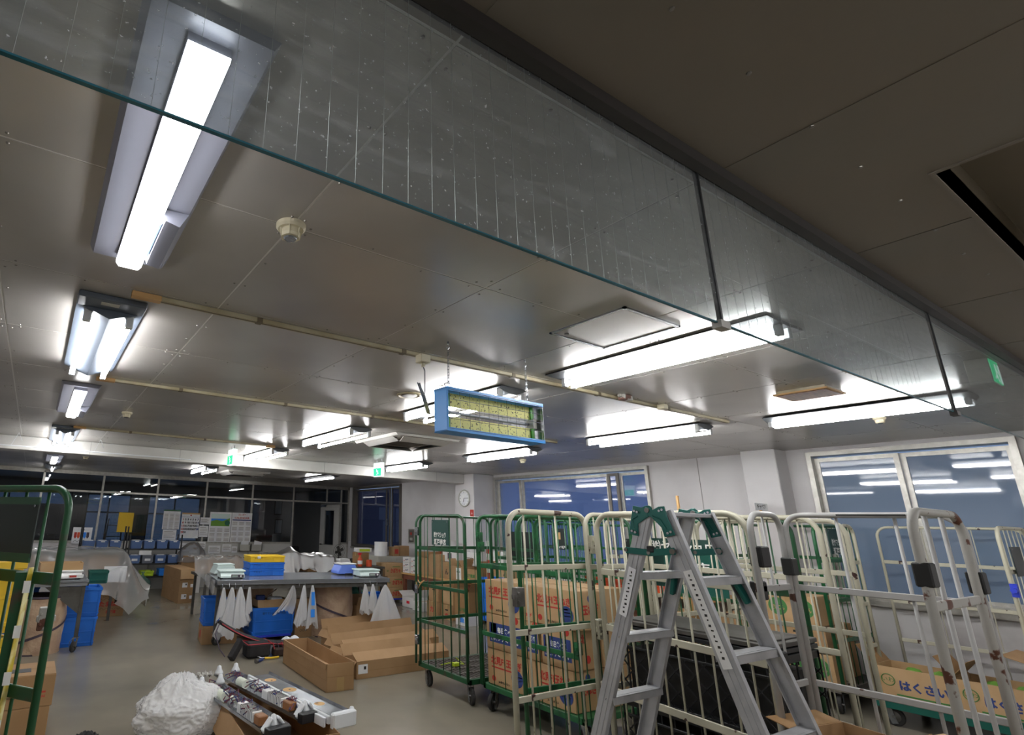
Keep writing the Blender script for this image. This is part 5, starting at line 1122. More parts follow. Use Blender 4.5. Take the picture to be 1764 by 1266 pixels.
# cartons below the left cart
carton((.10, 5.42, .0), .5, .42, .2, 'lower plain carton at the left, beneath the banana carton', 'carton', tapes=False)
t = carton((.09, 5.42, .202), .54, .42, .22, 'banana carton with open slot on top at the left edge', 'carton', prints=[('-y', '#', .012, .17, .10, .09, 'print_red'), ('-y', 'BANANAS', .022, .17, .07, .09, 'print_red'), ('-y', '1', .05, .17, .15, .02, 'print_black')], tapes=False)
part('top_slot', MB().box(-.08, .1, -.1, .02, .2205, .2215), 'rack_black', t)
part('banana_print', MB().tube([(-.1+.03*k, -.2125, .13-.05*math.sin(k*.6)) for k in range(7)], .004, 4).tube([(-.08+.03*k, -.2125, .11-.04*math.sin(k*.6)) for k in range(6)], .003, 4), 'print_dim', t)
# ================================================================ left worktable
t = thing('work_table', 'grey steel worktable on casters at the left behind the green cage', 'table', (-.35, 8.0, 0))
part('table_top', MB().box(-1.2, 1.1, 0, 1.0, .79, .825).box(-1.2, 1.1, 0, .015, .755, .8).box(1.085, 1.1, 0, 1.0, .755, .8), 'table_steel', t, .002)
for x, y in ((1.05, .05), (1.05, .92), (-1.1, .05), (-1.1, .92)): wheel_leg(t, x, y, .79, ang=60, r=.06)
part('gusset', MB().prism([(.62, .75), (1.04, .75), (1.04, .42)], .006, lambda u, v, w_: (u, .03+w_, v)), 'leg_grey', t)
scale(.52, 8.22, .825, 'white digital scale with red display on the left worktable', 4, m='scale_white', disp='print_red', w_=.3, d=.26)
carton((.42, 8.28, .937), .48, .26, .085, 'shallow tomato carton lying on the white scale', 'carton_gold', open_=True, flaps=(-85, -85), sides=False, prints=[('-y', 'KAGA', .03, .0, .05, .08, 'print_black'), ('-y', 'トマト', .04, .16, .045, .1, 'print_red')], rz=3)
tote((.74, 8.52, 0), .40, .42, .345, 'crate_blue', 'lower blue folding crate beside the left hamper', name='folding_crate', group='blue crates by the left worktable')
tote((.74, 8.52, .347), .42, .42, .35, 'crate_blue', 'upper blue folding crate beside the left hamper', name='folding_crate', lb=None, group='blue crates by the left worktable')
tote((.93, 8.85, .70), .24, .2, .17, 'sign_teal', 'small teal bin on top of the blue crates', name='plastic_bin', lb=None)
solo('paper_stack', MB().box(-.2, .2, -.12, .12, 0, .05).box(-.18, .17, -.1, .12, .05, .08), 'paper', 'white papers on worktable seen through the green cage', 'papers', loc=(.0, 8.2, .826), rz=12, bevel=.003)
t = thing('folded_bin', 'blue crates under the left worktable seen behind the green cage', 'crate', (-.05, 8.75, 0))
part('body', MB().box(-.28, .28, -.2, .2, 0, .72), 'crate_blue', t, .01); part('rim', MB().box(-.29, .29, -.21, .21, .33, .37).box(-.29, .29, -.21, .21, .68, .72), 'crate_blue', t, .004)
# ================================================================ covered table at the left back
t = thing('produce_table', 'low table under the clear sheet at the left back', 'table', (.5, 10.55, 0))
part('table_top', MB().box(-1.2, .85, -.5, .5, .62, .66), 'leg_grey', t)
for x in (-1.1, .78):
    for y in (-.45, .42): part('leg', MB().box(x, x+.04, y, y+.04, 0, .62), 'leg_grey', t)
for k, (x, h) in enumerate(((-.5, .3), (.1, .34), (.62, .3), (1.12, .34))):
    carton((x, 10.4, .662), .46, .5, h, ('leftmost', 'second', 'third', 'rightmost')[k]+' produce carton under the clear sheet at the left back', 'carton_dark', tapes=False, group='cartons under the clear sheet')
def cover(name, x0, x1, y0, y1, top, drop, label, m='cover_film', nx=60, ny=30, dx=.30, dy=.18, sd=0, hump=0):
    def f(u, v):
        x = x0+(x1-x0)*u; y = y0+(y1-y0)*v
        ex = max(0, (u-(1-dx))/dx); ey = max(0, (dy-v)/dy)
        k = max(ex, ey); k = k*k*(3-2*k)
        z = top-drop*k*(1-.35*abs(math.sin(7*u+5*v+sd)))+hump*math.exp(-((u-.28)/.14)**2-((v-.4)/.3)**2)+.045*noise.noise(Vector((u*9, v*5, sd)))+.012*math.sin(60*u+9*v)*(.3+k)
        return (x-(.10 if ex > 0 else 0)*k*math.sin(4*v+1), y+(.06*math.sin(21*u)*ey), max(.06, z))
    return solo(name, MB().grid(nx, ny, f), m, label, 'plastic sheet', smooth=True)
cover('clear_sheet', -.9, 1.92, 9.75, 11.0, 1.08, .95, 'clear plastic sheet draped over the cartons at the left back', dx=.20, dy=.16)
part('teal_sheet', MB().grid(20, 6, lambda u, v: (-.2+1.45*u, 10.05+.5*v, 1.12+.02*math.sin(12*u))), 'green_film', None) if False else None
solo('teal_wrap', MB().grid(20, 6, lambda u, v: (-.1+1.45*u, 10.1+.5*v, 1.025+.015*math.sin(12*u))), 'green_film', 'pale teal film strip on top beneath the clear sheet', 'plastic film', solid=.003)
solo('notice_sheet', MB().box(-.17, .17, -.002, .002, -.12, .12), 'paper', 'white notice with yellow print taped to the clear sheet', 'notice', loc=(1.28, 9.86, .72))
solo('notice_print', MB().prism([(-.14, -.06), (-.14, 0), (-.08, -.02), (-.03, -.05), (.03, 0), (.14, .02), (.14, -.07)], .001, lambda u, v, w_: (u, -w_, v)), 'print_white', 'yellow band printed on the taped notice', 'print', loc=(1.28, 9.857, .70)) if False else None
t = carton((1.36, 10.72, 0), .44, .4, .40, 'onion carton with red lettering standing on the floor under the sheet', 'carton', prints=[('-y', 'たまねぎ', .09, 0, .19, .34, 'print_red'), ('-y', '○○○○○', .03, 0, .31, .26, 'print_dim'), ('-y', '北海道', .05, .02, .07, .16, 'print_red')], tapes=False)
part('wavy_outline', MB().tube([(-.19+.02*k, -.202, .27+.015*math.sin(k*1.3)) for k in range(20)]+[(.19-.02*k, -.202, .12+.015*math.sin(k*1.7)) for k in range(20)], .003, 4, closed=True), 'print_dim', t)
carton((1.36, 10.72, .402), .42, .38, .3, 'plain carton stacked on the lettered onion carton under the sheet', 'carton_dark', tapes=False)
solo('netted_bag', MB().lathe([(.02, 0), (.17, .02), (.2, .15), (.17, .28), (.05, .36), (.02, .42), (.05, .46)], 24), 'green_film', 'green tinted knotted plastic bag on the floor by the black rack', 'bag', smooth=True, loc=(2.28, 13.2, 0))
# ================================================================ black racks with blue bins
def rack(x0, x1, y, levels, H, label, d=.42):
    t = thing('storage_rack', label, 'rack', ((x0+x1)/2, y, 0)); a = (x1-x0)/2
    for sx_ in (-1, 1):
        for sy in (-1, 1): part('post', MB().box(sx_*a-.014, sx_*a+.014, sy*d/2-.014, sy*d/2+.014, 0, H), 'rack_black', t)
    for z in levels:
        s = part('shelf', MB().box(-a, a, -d/2, -d/2+.012, z-.03, z).box(-a, a, d/2-.012, d/2, z-.03, z).box(-a, -a+.012, -d/2, d/2, z-.03, z).box(a-.012, a, -d/2, d/2, z-.03, z), 'rack_black', t)
        wr = MB()
        for k in range(int(2*a/.03)): wr.box(-a+k*.03, -a+k*.03+.005, -d/2, d/2, z-.006, z-.001)
        part('shelf_wire', wr, 'rack_black', s)
rack(.98, 1.88, 13.55, (.45, .92), 1.40, 'black wire rack, left one, with three blue bins on top')
rack(1.94, 3.06, 13.55, (.35, .62, .93), 1.24, 'black wire rack, right one, with two rows of blue bins')
def bin_(x, y, z, label, m='bin_blue', w_=.235, card=True, tag=True, grp='blue bins on the racks', d=.3, h=.17):
    t = thing('storage_bin', label, 'bin', (x, y, z), 0, grp); a = w_/2
    part('body', MB().add([(-a*.88, -d/2*.9, 0), (a*.88, -d/2*.9, 0), (a*.88, d/2*.9, 0), (-a*.88, d/2*.9, 0), (-a, -d/2, h), (a, -d/2, h), (a, d/2, h), (-a, d/2, h), (-a*.93, -d/2*.93, h), (a*.93, -d/2*.93, h), (a*.93, d/2*.93, h), (-a*.93, d/2*.93, h), (-a*.85, -d/2*.85, .02), (a*.85, -d/2*.85, .02), (a*.85, d/2*.85, .02), (-a*.85, d/2*.85, .02)],
        [(3, 2, 1, 0), (12, 13, 14, 15)]+[(q+i, q+(i+1) % 4, q+4+(i+1) % 4, q+4+i) for q in (0, 4, 8) for i in range(4)]), m, t)
    part('rim', MB().box(-a-.004, a+.004, -d/2-.006, -d/2+.004, h-.012, h), m, t)
    if tag: part('tag', MB().box(-.035, .045, -d/2-.009, -d/2-.007, h-.03, h-.008), 'paper', t)
    elif card: part('card', MB().box(-.06, .06, -d/2-.003, -d/2-.001, .05, .10), 'paper', t)
    part('packets', MB().box(-a*.7, a*.7, -d*.3, d*.3, h-.05, h+.012), 'paper', t)
for k in range(3): bin_(1.13+k*.265, 13.5, .922, ('left', 'middle', 'right')[k]+' blue bin of three on the left rack', tag=k > 0, card=False)
for k in range(4): bin_(2.09+k*.275, 13.5, .932, ('first', 'second', 'third', 'fourth')[k]+' blue bin from the left in the top row of the right rack')
for k in range(4): bin_(2.09+k*.275, 13.5, .622, (('first blue', 'grey', 'third blue', 'fourth blue')[k])+' bin from the left in the lower row of the right rack', 'bin_grey' if k == 1 else 'bin_blue', tag=k == 3)
solo('name_strip', MB().box(-.13, .13, -.003, .003, 0, .09), 'paper', 'white label strip propped between the bin rows of the right rack', 'label', loc=(2.3, 13.36, .80))
tote((2.39, 13.5, .352), .27, .3, .11, 'lime', 'lime green tray on the bottom shelf of the right rack', cat='tray', name='tray', lb=None)
tote((2.74, 13.5, .352), .19, .3, .15, 'tub_blue', 'blue tray on the bottom shelf of the right rack', cat='tray', name='tray', lb=None)
solo('blue_clips', MB().box(-.1, .1, -.1, .1, 0, .08).box(-.08, -.02, -.08, .08, .08, .15).box(.0, .07, -.08, .05, .08, .13), 'tub_blue', 'bright blue plastic pieces at the right of the bottom rack shelf', 'plastic parts', bevel=.006, loc=(2.95, 13.5, .352))
# stacked cartons at the right of the racks
for k, (z, h, lb) in enumerate(((0, .21, 'bottom'), (.212, .21, 'middle'), (.424, .24, 'top open'))):
    t = carton((2.83, 12.2, z), .32, 1.25, h, lb+' long carton of the stack before the black rack', 'carton' if k < 2 else 'carton', rz=3, open_=(k == 2), flaps=(85, -85), sides=k == 2, tapes=False, group='stacked long cartons') if k < 2 else carton((2.83, 12.2, z), .32, 1.25, .2, lb+' long carton of the stack before the black rack', 'carton', rz=3, tapes=False, group='stacked long cartons')
    if k < 2: part('label_card', MB().box(-.1, .0, -.6275, -.626, .08, .17), 'paper', t); part('label_mark', MB().box(-.04, -.015, -.6285, -.6275, .12, .15), 'print_black', t); part('label_card', MB().box(.06, .11, -.6275, -.626, .08, .14), 'paper', t)
    else: part('open_end', MB().bar((0, -.627, .19), (0, -.66, .03), .31, .004, (1, 0, 0)), 'carton_gold', t)
carton((3.3, 13.3, 0), .4, .5, .42, 'white and orange printed carton wrapped in plastic beside the rack', 'carton_white', prints=[('-y', '5', .14, .05, .25, .1, 'orange'), ('-y', '#', .2, -.14, .22, .06, 'tub_blue')], tapes=False)
carton((3.25, 13.3, .422), .42, .5, .22, 'brown carton with papers on top, beside the rack', 'carton', open_=True, flaps=(60, 30), sides=False)
solo('grey_wrap', MB().grid(26, 20, lambda u, v: (-.32+.64*u, -.3+.6*v, .42*(math.sin(math.pi*u)*math.sin(math.pi*v))**.45+.04*noise.noise(Vector((u*8, v*8, 3))))), 'grey_film', 'grey plastic sheeting heaped over the cartons beside the rack', 'plastic sheet', smooth=True, loc=(3.3, 13.25, .66))
# ================================================================ table behind the main one, wrapped
t = thing('rear_table', 'long table under crumpled film behind the packing table', 'table', (4.1, 9.95, 0))
part('table_top', MB().box(-1.5, 1.1, -.4, .4, .66, .7), 'leg_grey', t)
for x in (-1.45, 1.0):
    for y in (-.36, .32): part('leg', MB().box(x, x+.04, y, y+.04, 0, .66), 'leg_grey', t)
for k, x in enumerate((2.85, 3.2, 4.25, 4.75)): carton((x, 9.95, .702), .34, .5, .2, ('far left', 'left', 'right', 'far right')[k]+' brown carton under the film on the rear table', 'carton_dark', tapes=False, group='cartons on the rear table')
cover('film_cover', 2.45, 3.45, 9.45, 10.4, .97, .34, 'crumpled clear film over cartons at the left of the rear table', sd=2, nx=36, dx=.12, dy=.2)
cover('film_cover', 3.85, 5.3, 9.45, 10.4, 1.0, .36, 'crumpled clear film with a hump at the right of the rear table', m='milk_film', sd=5, nx=50, dx=.16, dy=.2, hump=.12)

# ================================================================ papers and calendars on the office glass
def sheet(x0, x1, z0, z1, label, m='paper', cat='notice', name='notice_sheet', y=YB-.012, lines=0, draw=None):
    t = thing(name, label, cat, ((x0+x1)/2, y, (z0+z1)/2)); a, b = (x1-x0)/2, (z1-z0)/2
    part('sheet', MB().box(-a, a, -.001, .001, -b, b), m, t)
    if lines:
        mb = MB()
        for k in range(lines): z = b-.04-(2*b-.07)*k/lines; mb.box(-a*.8, a*(.8 if k % 3 else .5), -.002, -.001, z-.006, z)
        part('print', mb, 'print_dim', t)
    return t
def calendar(x0, x1, z0, z1, label, months=(1, 1), top='print_blue', band=None, big=False, pic=None):
    t = sheet(x0, x1, z0, z1, label, cat='calendar', name='wall_calendar'); a, b = (x1-x0)/2, (z1-z0)/2
    part('header', MB().box(-a, a, -.003, -.001, b-.035, b), top, t)
    if big:
        n = 1
        for r_ in range(5):
            for q in range(7):
                if n > 30: break
                text(t, str(n), .062, (-a*.82+q*a*1.64/6, -.003, b-.16-r_*(2*b-.22)/5), m='print_red' if q == 0 else 'print_blue' if q == 6 else 'print_black', bold=.05, name='number'); n += 1
        part('rule', MB().box(-a*.95, a*.95, -.003, -.001, b-.1, b-.095), 'print_blue', t); part('crest', MB().cyl((0, -.003, b-.06), (0, -.001, b-.06), .02, 12), 'print_red', t)
    else:
        g = MB(); cols, rows = months; top_z = b-.09 if pic is None else pic
        for i in range(cols):
            for j in range(rows):
                cx = -a+(i+.5)*2*a/cols; cz = top_z-(j+.5)*(top_z+b)/rows
                for r_ in range(4): g.box(cx-a/cols*.7, cx+a/cols*.7, -.0025, -.001, cz+.03-r_*.022, cz+.036-r_*.022)
        part('month_grid', g, 'print_dim', t)
    return t
calendar(2.73, 3.13, 1.34, 1.80, 'calendar with green top strip left of the big date calendar', (3, 4), 'cart_green')
calendar(3.17, 3.61, 1.14, 1.74, 'large date calendar with brown top and red and blue numbers', top='wood_pale', big=True)
t = calendar(3.86, 4.42, 1.06, 1.78, 'calendar with a mountain landscape photo on the office glass', (3, 3), 'paper', pic=-.02)
part('landscape_photo', MB().box(-.24, .24, -.003, -.001, .02, .32), 'tub_blue', t); part('photo_sky', MB().box(-.24, .24, -.004, -.003, .2, .32), 'scale_body', t); part('photo_hill', MB().prism([(-.24, .14), (-.1, .17), (.05, .14), (.24, .22), (.24, .02), (-.24, .02)], .001, lambda u, v, w_: (u, -.0045-w_, v)), 'leaf', t); part('photo_tree', MB().cyl((.18, -.0065, .1), (.18, -.0055, .1), .07, 10), 'green_net', t)
t = calendar(4.43, 4.97, 1.06, 1.78, 'year calendar with red title right of the landscape photo', (3, 4), 'paper', pic=.16)
text(t, 'カレンダー', .06, (0, -.003, .31), m='print_red', w_=.2, bold=.03); text(t, 'CALENDAR', .06, (0, -.003, .23), m='print_red', w_=.4, bold=.03); part('blue_band', MB().box(-.25, .25, -.003, -.001, .165, .19), 'print_blue', t)
sheet(1.73, 2.06, 1.26, 1.70, 'yellow sheet on the office glass above the black rack', 'paper_yellow')
t = sheet(.83, 1.22, 1.0, 1.35, 'flyer with five coloured panels on the glass behind the left green cage', cat='flyer', name='flyer')
for k, m in enumerate(('print_red', 'orange', 'leaf', 'tub_blue', 'hamper_band')): part('coloured_panel', MB().prism([(-.16+k*.062, -.03), (-.16+k*.062, .07), (-.105+k*.062, .07), (-.105+k*.062, -.03), (-.132+k*.062, -.07)], .001, lambda u, v, w_: (u, -.002-w_, v)), m, t)
text(t, 'STAR', .04, (0, -.003, .12), m='print_black')
part('zigzag', MB().tube([(-.16+.04*k, -.003, -.13+.03*(k % 2)) for k in range(9)], .004, 4), 'print_black', t)
for k, (a, b, c_, d, lb) in enumerate(((2.76, 3.08, 1.10, 1.33, 'lined sheet under the green topped calendar'), (3.63, 3.86, 1.47, 1.64, 'small white sheet right of the big date calendar'), (3.62, 3.85, 1.17, 1.44, 'taller white sheet below the small one by the calendar'),
    (3.18, 3.42, .84, 1.02, 'left sheet of the row below the big date calendar'), (3.44, 3.62, .80, 1.03, 'second sheet of the row below the big date calendar'), (3.64, 3.82, .90, 1.06, 'third sheet of the row below the big date calendar'),
    (3.9, 4.2, .78, .97, 'left sheet pinned below the landscape calendar'), (4.25, 4.48, .82, 1.0, 'middle sheet pinned below the landscape calendar'), (4.5, 4.64, .8, .95, 'right sheet pinned below the landscape calendar'))):
    sheet(a, b, c_, d, lb, lines=5)
for k, (x, lb) in enumerate(((4.80, 'left letter tray with papers on the partition wall'), (5.12, 'right letter tray with a bulging white packet'))):
    t = thing('letter_tray', lb, 'tray', (x, YB-.07, .84)); part('tray', MB().box(-.14, .14, -.06, -.05, 0, .16).box(-.14, .14, -.06, .05, 0, .01).box(-.14, -.13, -.06, .05, 0, .18).box(.13, .14, -.06, .05, 0, .18), 'cabinet_grey', t)
    part('papers', MB().bar((0, -.02, .05), (.0+.04*k, -.03, .24), .2, .03, (1, 0, 0)), 'paper', t)
# ================================================================ right back: desk, cabinet, cartons
t = thing('side_desk', 'dark desk with bottles and boxes behind the packing table', 'desk', (5.95, 10.4, 0))
part('desk_top', MB().box(-.75, .55, -.4, .4, .7, .74), 'leg_grey', t)
for x in (-.72, .48):
    for y in (-.36, .32): part('leg', MB().box(x, x+.04, y, y+.04, 0, .7), 'leg_grey', t)
t = thing('spray_bottle', 'brown spray bottle with red top on the side desk', 'bottle', (5.98, 10.15, .74))
part('body', MB().lathe([(.045, 0), (.05, .02), (.05, .14), (.02, .2), (.018, .23), (0, .23)], 20), 'orange', t, smooth=True); part('label', MB().lathe([(.051, .05), (.051, .12)], 20), 'paper', t); part('spray_head', MB().box(-.05, .03, -.015, .015, .23, .27), 'tub_red', t, .005)
solo('orange_can', MB().lathe([(.06, 0), (.06, .12), (.05, .13), (0, .13)], 20), 'orange', 'orange tin right of the spray bottle on the side desk', 'tin', loc=(6.2, 10.15, .74))
solo('paper_pile', MB().box(-.13, .13, -.1, .1, 0, .06).box(-.12, .14, -.09, .1, .06, .11).box(-.13, .11, -.1, .08, .11, .15), 'paper', 'pile of white papers left of the spray bottle', 'papers', bevel=.002, loc=(5.65, 10.3, .74), rz=8)
carton((6.2, 10.5, .74), .26, .26, .26, 'brown carton behind the orange tin', 'carton_dark')
t = thing('green_packet', 'lime and white packet lying on the carton on the side desk', 'packet', (6.25, 10.5, 1.002)); part('packet', MB().box(-.17, .17, -.1, .1, 0, .09), 'scale_white', t, .01); part('band', MB().box(-.14, .12, -.102, -.1, .02, .07), 'lime', t)
t = thing('desk_fan', 'black wire desk fan by the far window', 'fan', (6.75, 12.5, .72))
for q in range(5): part('guard_ring', MB().tube([(.04*q*math.cos(a*.35)+.0, -.0-.01*(5-q), .2+.04*q*math.sin(a*.35)) for a in range(18)], .004, 4, closed=True), 'rack_black', t)
for q in range(4): part('blade', MB().bar((0, 0, .2), (.12*math.cos(q*1.57+.4), 0, .2+.12*math.sin(q*1.57+.4)), .07, .004, (-math.sin(q*1.57+.4), .3, math.cos(q*1.57+.4))), 'leg_grey', t)
part('stand', MB().cyl((0, .03, 0), (0, .03, .2), .012).cyl((0, .02, 0), (0, .02, .02), .09, 18), 'rack_black', t)
t = thing('fan_table', 'dark low table under the far sliding window', 'table', (6.9, 12.4, 0))
part('table_top', MB().box(-.7, .85, -.45, .45, .68, .72), 'leg_grey', t)
for x in (-.65, .78):
    for y in (-.4, .36): part('leg', MB().box(x, x+.04, y, y+.04, 0, .68), 'leg_grey', t)
t = thing('filing_cabinet', 'low beige steel cabinet behind the pumpkin cartons', 'cabinet', (7.2, 11.0, 0))
part('body', MB().box(-.42, .5, -.3, .3, 0, .90), 'cabinet_grey', t, .006); d_ = part('door', MB().box(-.40, .04, -.312, -.3, .05, .87), 'cabinet_grey', t, .003); part('handle', MB().box(-.06, .0, -.322, -.312, .70, .74), 'wood_pale', d_, .002)
d_ = part('door', MB().box(.05, .48, -.312, -.3, .05, .87), 'cabinet_grey', t, .003); part('handle', MB().box(.08, .14, -.322, -.312, .70, .74), 'wood_pale', d_, .002)
solo('paper_roll', MB().lathe([(.03, 0), (.15, 0), (.15, .30), (.03, .30)], 32), 'paper', 'thick white paper roll standing on the beige cabinet', 'paper roll', loc=(7.0, 10.95, .90))
carton((7.3, 10.85, .90), .16, .2, .2, 'small red printed box on the cabinet beside the roll', 'carton', prints=[('-y', '#', .1, 0, .1, .1, 'print_red')])
carton((7.54, 10.9, .90), .26, .25, .22, 'brown box at the cabinet right end', 'carton')
t = thing('pumpkin_dolly', 'blue dolly under the three pumpkin cartons', 'dolly', (6.86, 10.32, 0))
part('deck', MB().box(-.24, .22, -.2, .2, .07, .10), 'dolly_blue', t, .004)
for a in (-1, 1):
    for b in (-1, 1): part('caster', MB().cyl((a*.17-.012, b*.14, .034), (a*.17+.012, b*.14, .034), .034, 14).box(a*.17-.02, a*.17+.02, b*.14-.02, b*.14+.02, .034, .07), 'scale_white', t)
for k in range(3):
    h = .215 if k < 2 else .26
    carton((6.86-.01*(k == 2)*5, 10.3, .102+k*.218), .42+.03*(k == 2), .36, h, ('bottom', 'middle', 'top')[k]+' pumpkin carton with red lettering on the blue dolly', 'carton_gold', prints=[('-y', 'かぼちゃ', .10, .04, h*.4, .25, 'print_red'), ('-y', '#', .012, .06, h*.72, .2, 'print_green'), ('-y', '甘味', .03, -.16, h*.4, .06, 'print_green')], group='pumpkin cartons')
# wall-side tables
def bench(x0, x1, y0, y1, z, label, m='wood_table'):
    t = thing('wooden_bench', label, 'table', ((x0+x1)/2, (y0+y1)/2, 0)); a, b = (x1-x0)/2, (y1-y0)/2
    part('bench_top', MB().box(-a, a, -b, b, z-.03, z), 'wood_pale', t); part('apron', MB().box(-a+.02, -a+.04, -b+.02, b-.02, z-.12, z-.03).box(-a+.02, a-.02, -b+.02, -b+.04, z-.12, z-.03).box(-a+.02, a-.02, b-.04, b-.02, z-.12, z-.03), m, t)
    n = max(2, int((y1-y0)/1.2)+1)
    for k in range(n):
        y = -b+.05+k*(2*b-.14)/(n-1)
        for x in (-a+.03, a-.09): part('leg', MB().box(x, x+.06, y, y+.06, 0, z-.03), m, t)
    return t
bench(6.95, 7.82, 6.6, 10.05, .62, 'long wooden bench along the wall crowded with cartons')
for k in range(3):
    for j in range(2):
        carton((7.13+.02*j, 9.92-.26*j-.0, .622+.105*k), .3, .24, .1, 'white printed box, %s row of the %s column on the bench' % (('bottom', 'middle', 'top')[k], ('left', 'right')[j]), 'carton_white', prints=[('-x', '#', .012, -.07, .03, .05, 'print_red'), ('-x', '#', .02, .06, .06, .03, 'print_indigo'), ('-x', '白菜', .03, 0, .05, .06, 'hamper_band')], group='white printed boxes on the bench', tapes=False)
bx = [((7.15, 9.32, .622), .36, .30, .34, 'open brown carton beside the white boxes on the bench', 'carton', 1, ()),
      ((7.18, 8.98, .622), .36, .34, .42, 'tall brown carton behind the cage left post', 'carton', 0, ()),
      ((7.2, 8.60, .622), .4, .38, .30, 'carton with leaf mark on the bench behind the cage', 'carton', 0, (('-x', 'ん', .12, 0, .12, .1, 'print_black'),)),
      ((7.12, 8.22, .622), .36, .34, .26, 'carton with tall white labels in the middle of the bench', 'carton', 1, (('-x', '#', .2, .04, .13, .14, 'print_white'), ('-x', '001', .04, .04, .16, .09, 'print_black'))),
      ((7.08, 7.82, .622), .36, .42, .24, 'wide open carton with green and yellow print on the bench', 'carton', 1, (('-x', '北海道産', .06, 0, .12, .25, 'print_green'), ('-x', '#', .04, -.1, .05, .15, 'lime'))),
      ((7.25, 7.42, .622), .4, .3, .28, 'brown carton right of the open ones on the bench', 'carton', 0, (('-x', '▲', .06, .0, .18, .06, 'print_dim'),)),
      ((7.2, 7.08, .622), .4, .32, .3, 'brown carton second from the bench right end', 'carton_gold', 0, (('-x', '▲', .06, .0, .2, .06, 'print_dim'),)),
      ((7.3, 8.66, .924), .34, .42, .22, 'white carton with brown flap above the cage rail', 'carton_white', 1, (('-x', '#', .12, 0, .1, .12, 'hamper_band'),)),
      ((7.42, 9.0, 1.045), .3, .36, .26, 'pale carton lettered CAFE above the others', 'carton_white', 0, (('-x', 'CAFE', .07, 0, .09, .2, 'print_red'), ('-x', '#', .008, 0, .05, .34, 'print_blue'))),
      ((7.3, 8.1, .89), .3, .4, .24, 'white flared carton on top of the labelled one', 'carton_white', 1, (('-x', 'RECYCLE', .03, 0, .06, .2, 'print_black'), ('-x', '~~~', .08, 0, .14, .2, 'print_dim'))),
      ((7.5, 7.55, .91), .3, .4, .26, 'white carton half hidden behind the name board', 'carton_white', 0, (('-x', 'ん', .1, 0, .14, .1, 'print_dim'),))]
for lc, a, b, h, lb, m, o, pr in bx:
    t = carton(lc, a, b, h, lb, m, open_=bool(o), flaps=(65, 50), sides=False, prints=pr, group='cartons on the bench')
    if 'CAFE' in lb: part('red_base', MB().box(-a/2-.001, a/2+.001, -b/2-.001, b/2+.001, .0, .045), 'print_red', t)
fx = [((6.72, 8.50, 0), .32, .3, .26, 'carton with red figure print on the floor before the bench', 'carton', 0, (('-x', '力', .1, 0, .12, .1, 'print_red'),)),
      ((6.75, 8.50, .262), .3, .28, .28, 'brown carton with hand hole stacked on the red printed one', 'carton', 0, (('-x', '▬', .05, 0, .2, .06, 'rack_black'),)),
      ((6.78, 8.15, 0), .32, .3, .24, 'carton with dark hand hole right of the red printed one', 'carton', 0, (('-x', '▬', .06, 0, .16, .08, 'rack_black'), ('-x', '赤', .06, .0, .07, .1, 'print_red'))),
      ((6.8, 8.15, .242), .32, .3, .3, 'open pale carton on the one with the dark hand hole', 'carton_gold', 1, ()),
      ((6.85, 7.80, 0), .36, .38, .5, 'tall shadowed carton with green print on the floor', 'carton_dark', 1, (('-x', '北海道', .06, 0, .2, .2, 'print_green'), ('-x', 'だ', .1, 0, .08, .1, 'print_green'))),
      ((6.62, 7.58, 0), .3, .3, .15, 'small white box with blue print on the floor', 'carton_white', 0, (('-x', '魚', .08, .02, .08, .12, 'tub_blue'),)),
      ((6.95, 9.55, .0), .36, .4, .2, 'open white printed carton on the floor before the bench', 'carton_white', 1, (('-x', '#', .05, 0, .1, .1, 'tub_red'),)),
      ((6.85, 9.15, 0), .3, .3, .16, 'low white box with grey lettering on the floor beside the cage wheel', 'carton_white', 0, (('-x', 'COLA', .05, 0, .07, .12, 'print_dim'),))]
for lc, a, b, h, lb, m, o, pr in fx: carton(lc, a, b, h, lb, m, open_=bool(o), flaps=(65, 30), sides=False, prints=pr, group='cartons on the floor by the bench')
carton((6.9, 9.55, .2) if False else (7.3, 9.6, 0), .3, .4, .4, 'brown carton under the bench behind the white one', 'carton_dark')
t = thing('crate_dolly', 'small dolly under the two tall blue crates at right', 'dolly', (6.98, 7.12, 0)); part('deck', MB().box(-.2, .2, -.2, .2, .07, .1), 'dolly_blue', t, .004)
for a in (-1, 1):
    for b in (-1, 1): part('caster', MB().cyl((a*.15-.012, b*.15, .034), (a*.15+.012, b*.15, .034), .034, 14).box(a*.15-.02, a*.15+.02, b*.15-.02, b*.15+.02, .034, .07), 'rubber', t)
for k in range(2): tote((6.85, 7.13, .102+k*.34), .3, .38, .338, 'crate_blue', ('lower', 'upper')[k]+' blue crate on the small dolly right of the empty cage', name='folding_crate', lb=None, group='blue crates on the small dolly')
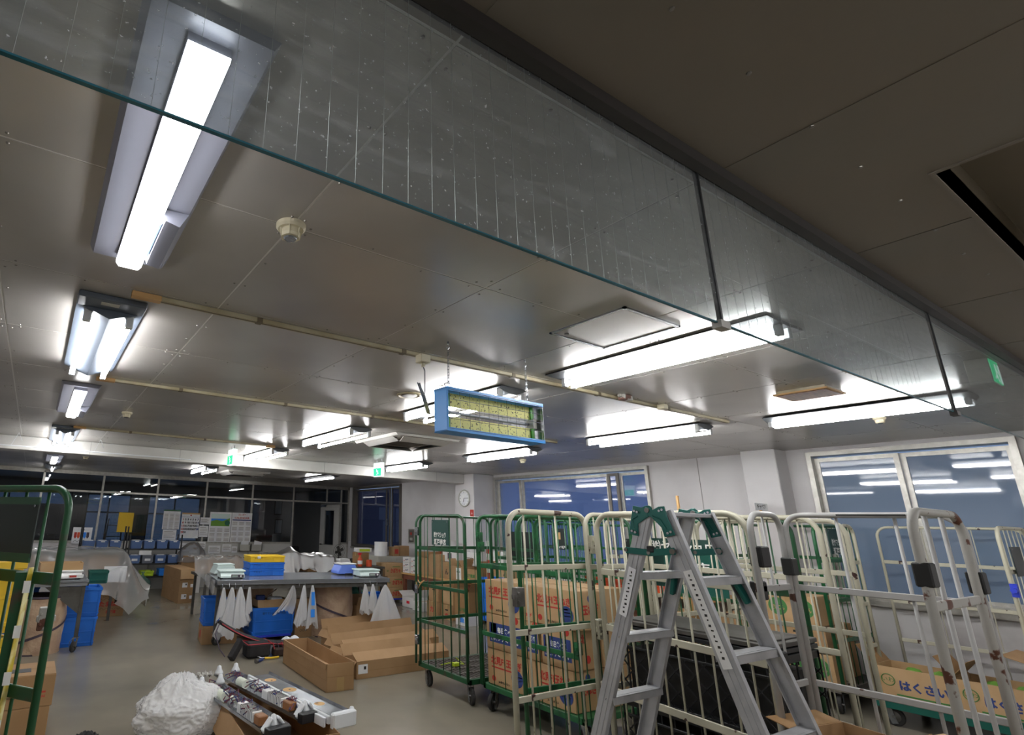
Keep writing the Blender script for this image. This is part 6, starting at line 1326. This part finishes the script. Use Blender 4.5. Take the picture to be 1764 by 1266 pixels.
# sorting shelf along the wall behind the carts
t = thing('sorting_shelf', 'two-level shelf along the wall behind the mesh cages', 'shelf', (7.43, 4.72, 0))
for z in (.46, .84): part('shelf_board', MB().box(-.42, .42, -.98, 1.05, z-.03, z), 'wood_pale', t)
for y in (-.96, 0, .98):
    for x in (-.42, .36): part('post', MB().box(x, x+.05, y, y+.05, 0, .84), 'wood_table', t)
tote((7.2, 5.2, .84), .3, .6, .11, 'orange', 'orange tray, far one on the sorting shelf', cat='tray', name='tray', lb=None)
tote((7.2, 4.55, .84), .3, .6, .11, 'orange', 'orange tray, near one on the sorting shelf', cat='tray', name='tray', lb=None)
carton((7.24, 3.98, .84), .35, .44, .2, 'white foam box on the top of the sorting shelf', 'foam', tapes=False); carton((7.3, 4.85, .955), .35, .8, .1, 'flat white foam box lying on the orange trays', 'foam', tapes=False)
carton((7.25, 5.5, .46), .36, .4, .24, 'brown carton at the far end of the lower shelf', 'carton'); carton((7.25, 4.98, .46), .36, .3, .2, 'white box with green lid on the lower shelf', 'foam', tapes=False)
tote((7.16, 4.42, .46), .2, .16, .16, 'lime', 'lime green tub on the lower shelf', cat='tub', name='tub', lb=None); tote((7.16, 4.15, .46), .2, .2, .14, 'tub_red', 'red tub on the lower shelf behind the stepladder', cat='tub', name='tub', lb=None)
solo('white_pouches', MB().grid(12, 10, lambda u, v: (-.12+.24*u, -.1+.2*v, .12*(math.sin(math.pi*u)*math.sin(math.pi*v))**.5+.02*math.sin(15*u))), 'milk_film', 'white plastic packet on the lower shelf beside the red tub', 'packet', smooth=True, loc=(7.18, 3.92, .46), solid=.003)
carton((7.2, 3.5, 0), .4, .36, .72, 'tall brown carton standing at the near end of the sorting shelf', 'carton', tapes=False); carton((7.35, 4.7, 0), .5, .8, .36, 'pale carton under the sorting shelf', 'carton_gold', tapes=False)
solo('wooden_stick', MB().box(-.012, .012, -.01, .01, 0, 1.15), 'wood_pale', 'upright wooden stick rising above the cages behind the ladder', 'stick', loc=(5.72, 3.22, .84) if False else (5.9, 3.36, .82))
t = thing('name_stake', 'short wooden stake with white handwritten card above the cages', 'sign', (7.45, 3.27, 1.1)); part('stake', MB().box(-.012, .012, -.01, .01, -1.1, .78), 'wood_pale', t)
part('card', MB().box(-.15, .15, -.014, -.01, .77, .85), 'paper', t); text(t, 'キャベツ', .06, (0, -.0155, .81), m='print_black', w_=.2, bold=.02)
t = thing('stick_base_carton', 'carton holding the wooden stick behind the cages', 'carton', (5.9, 3.4, 0)); part('body', MB().box(-.2, .2, -.15, .2, .0, .82), 'carton_dark', t, .004); part('top_flap', MB().box(-.2, .2, -.15, .02, .82, .825), 'carton', t)
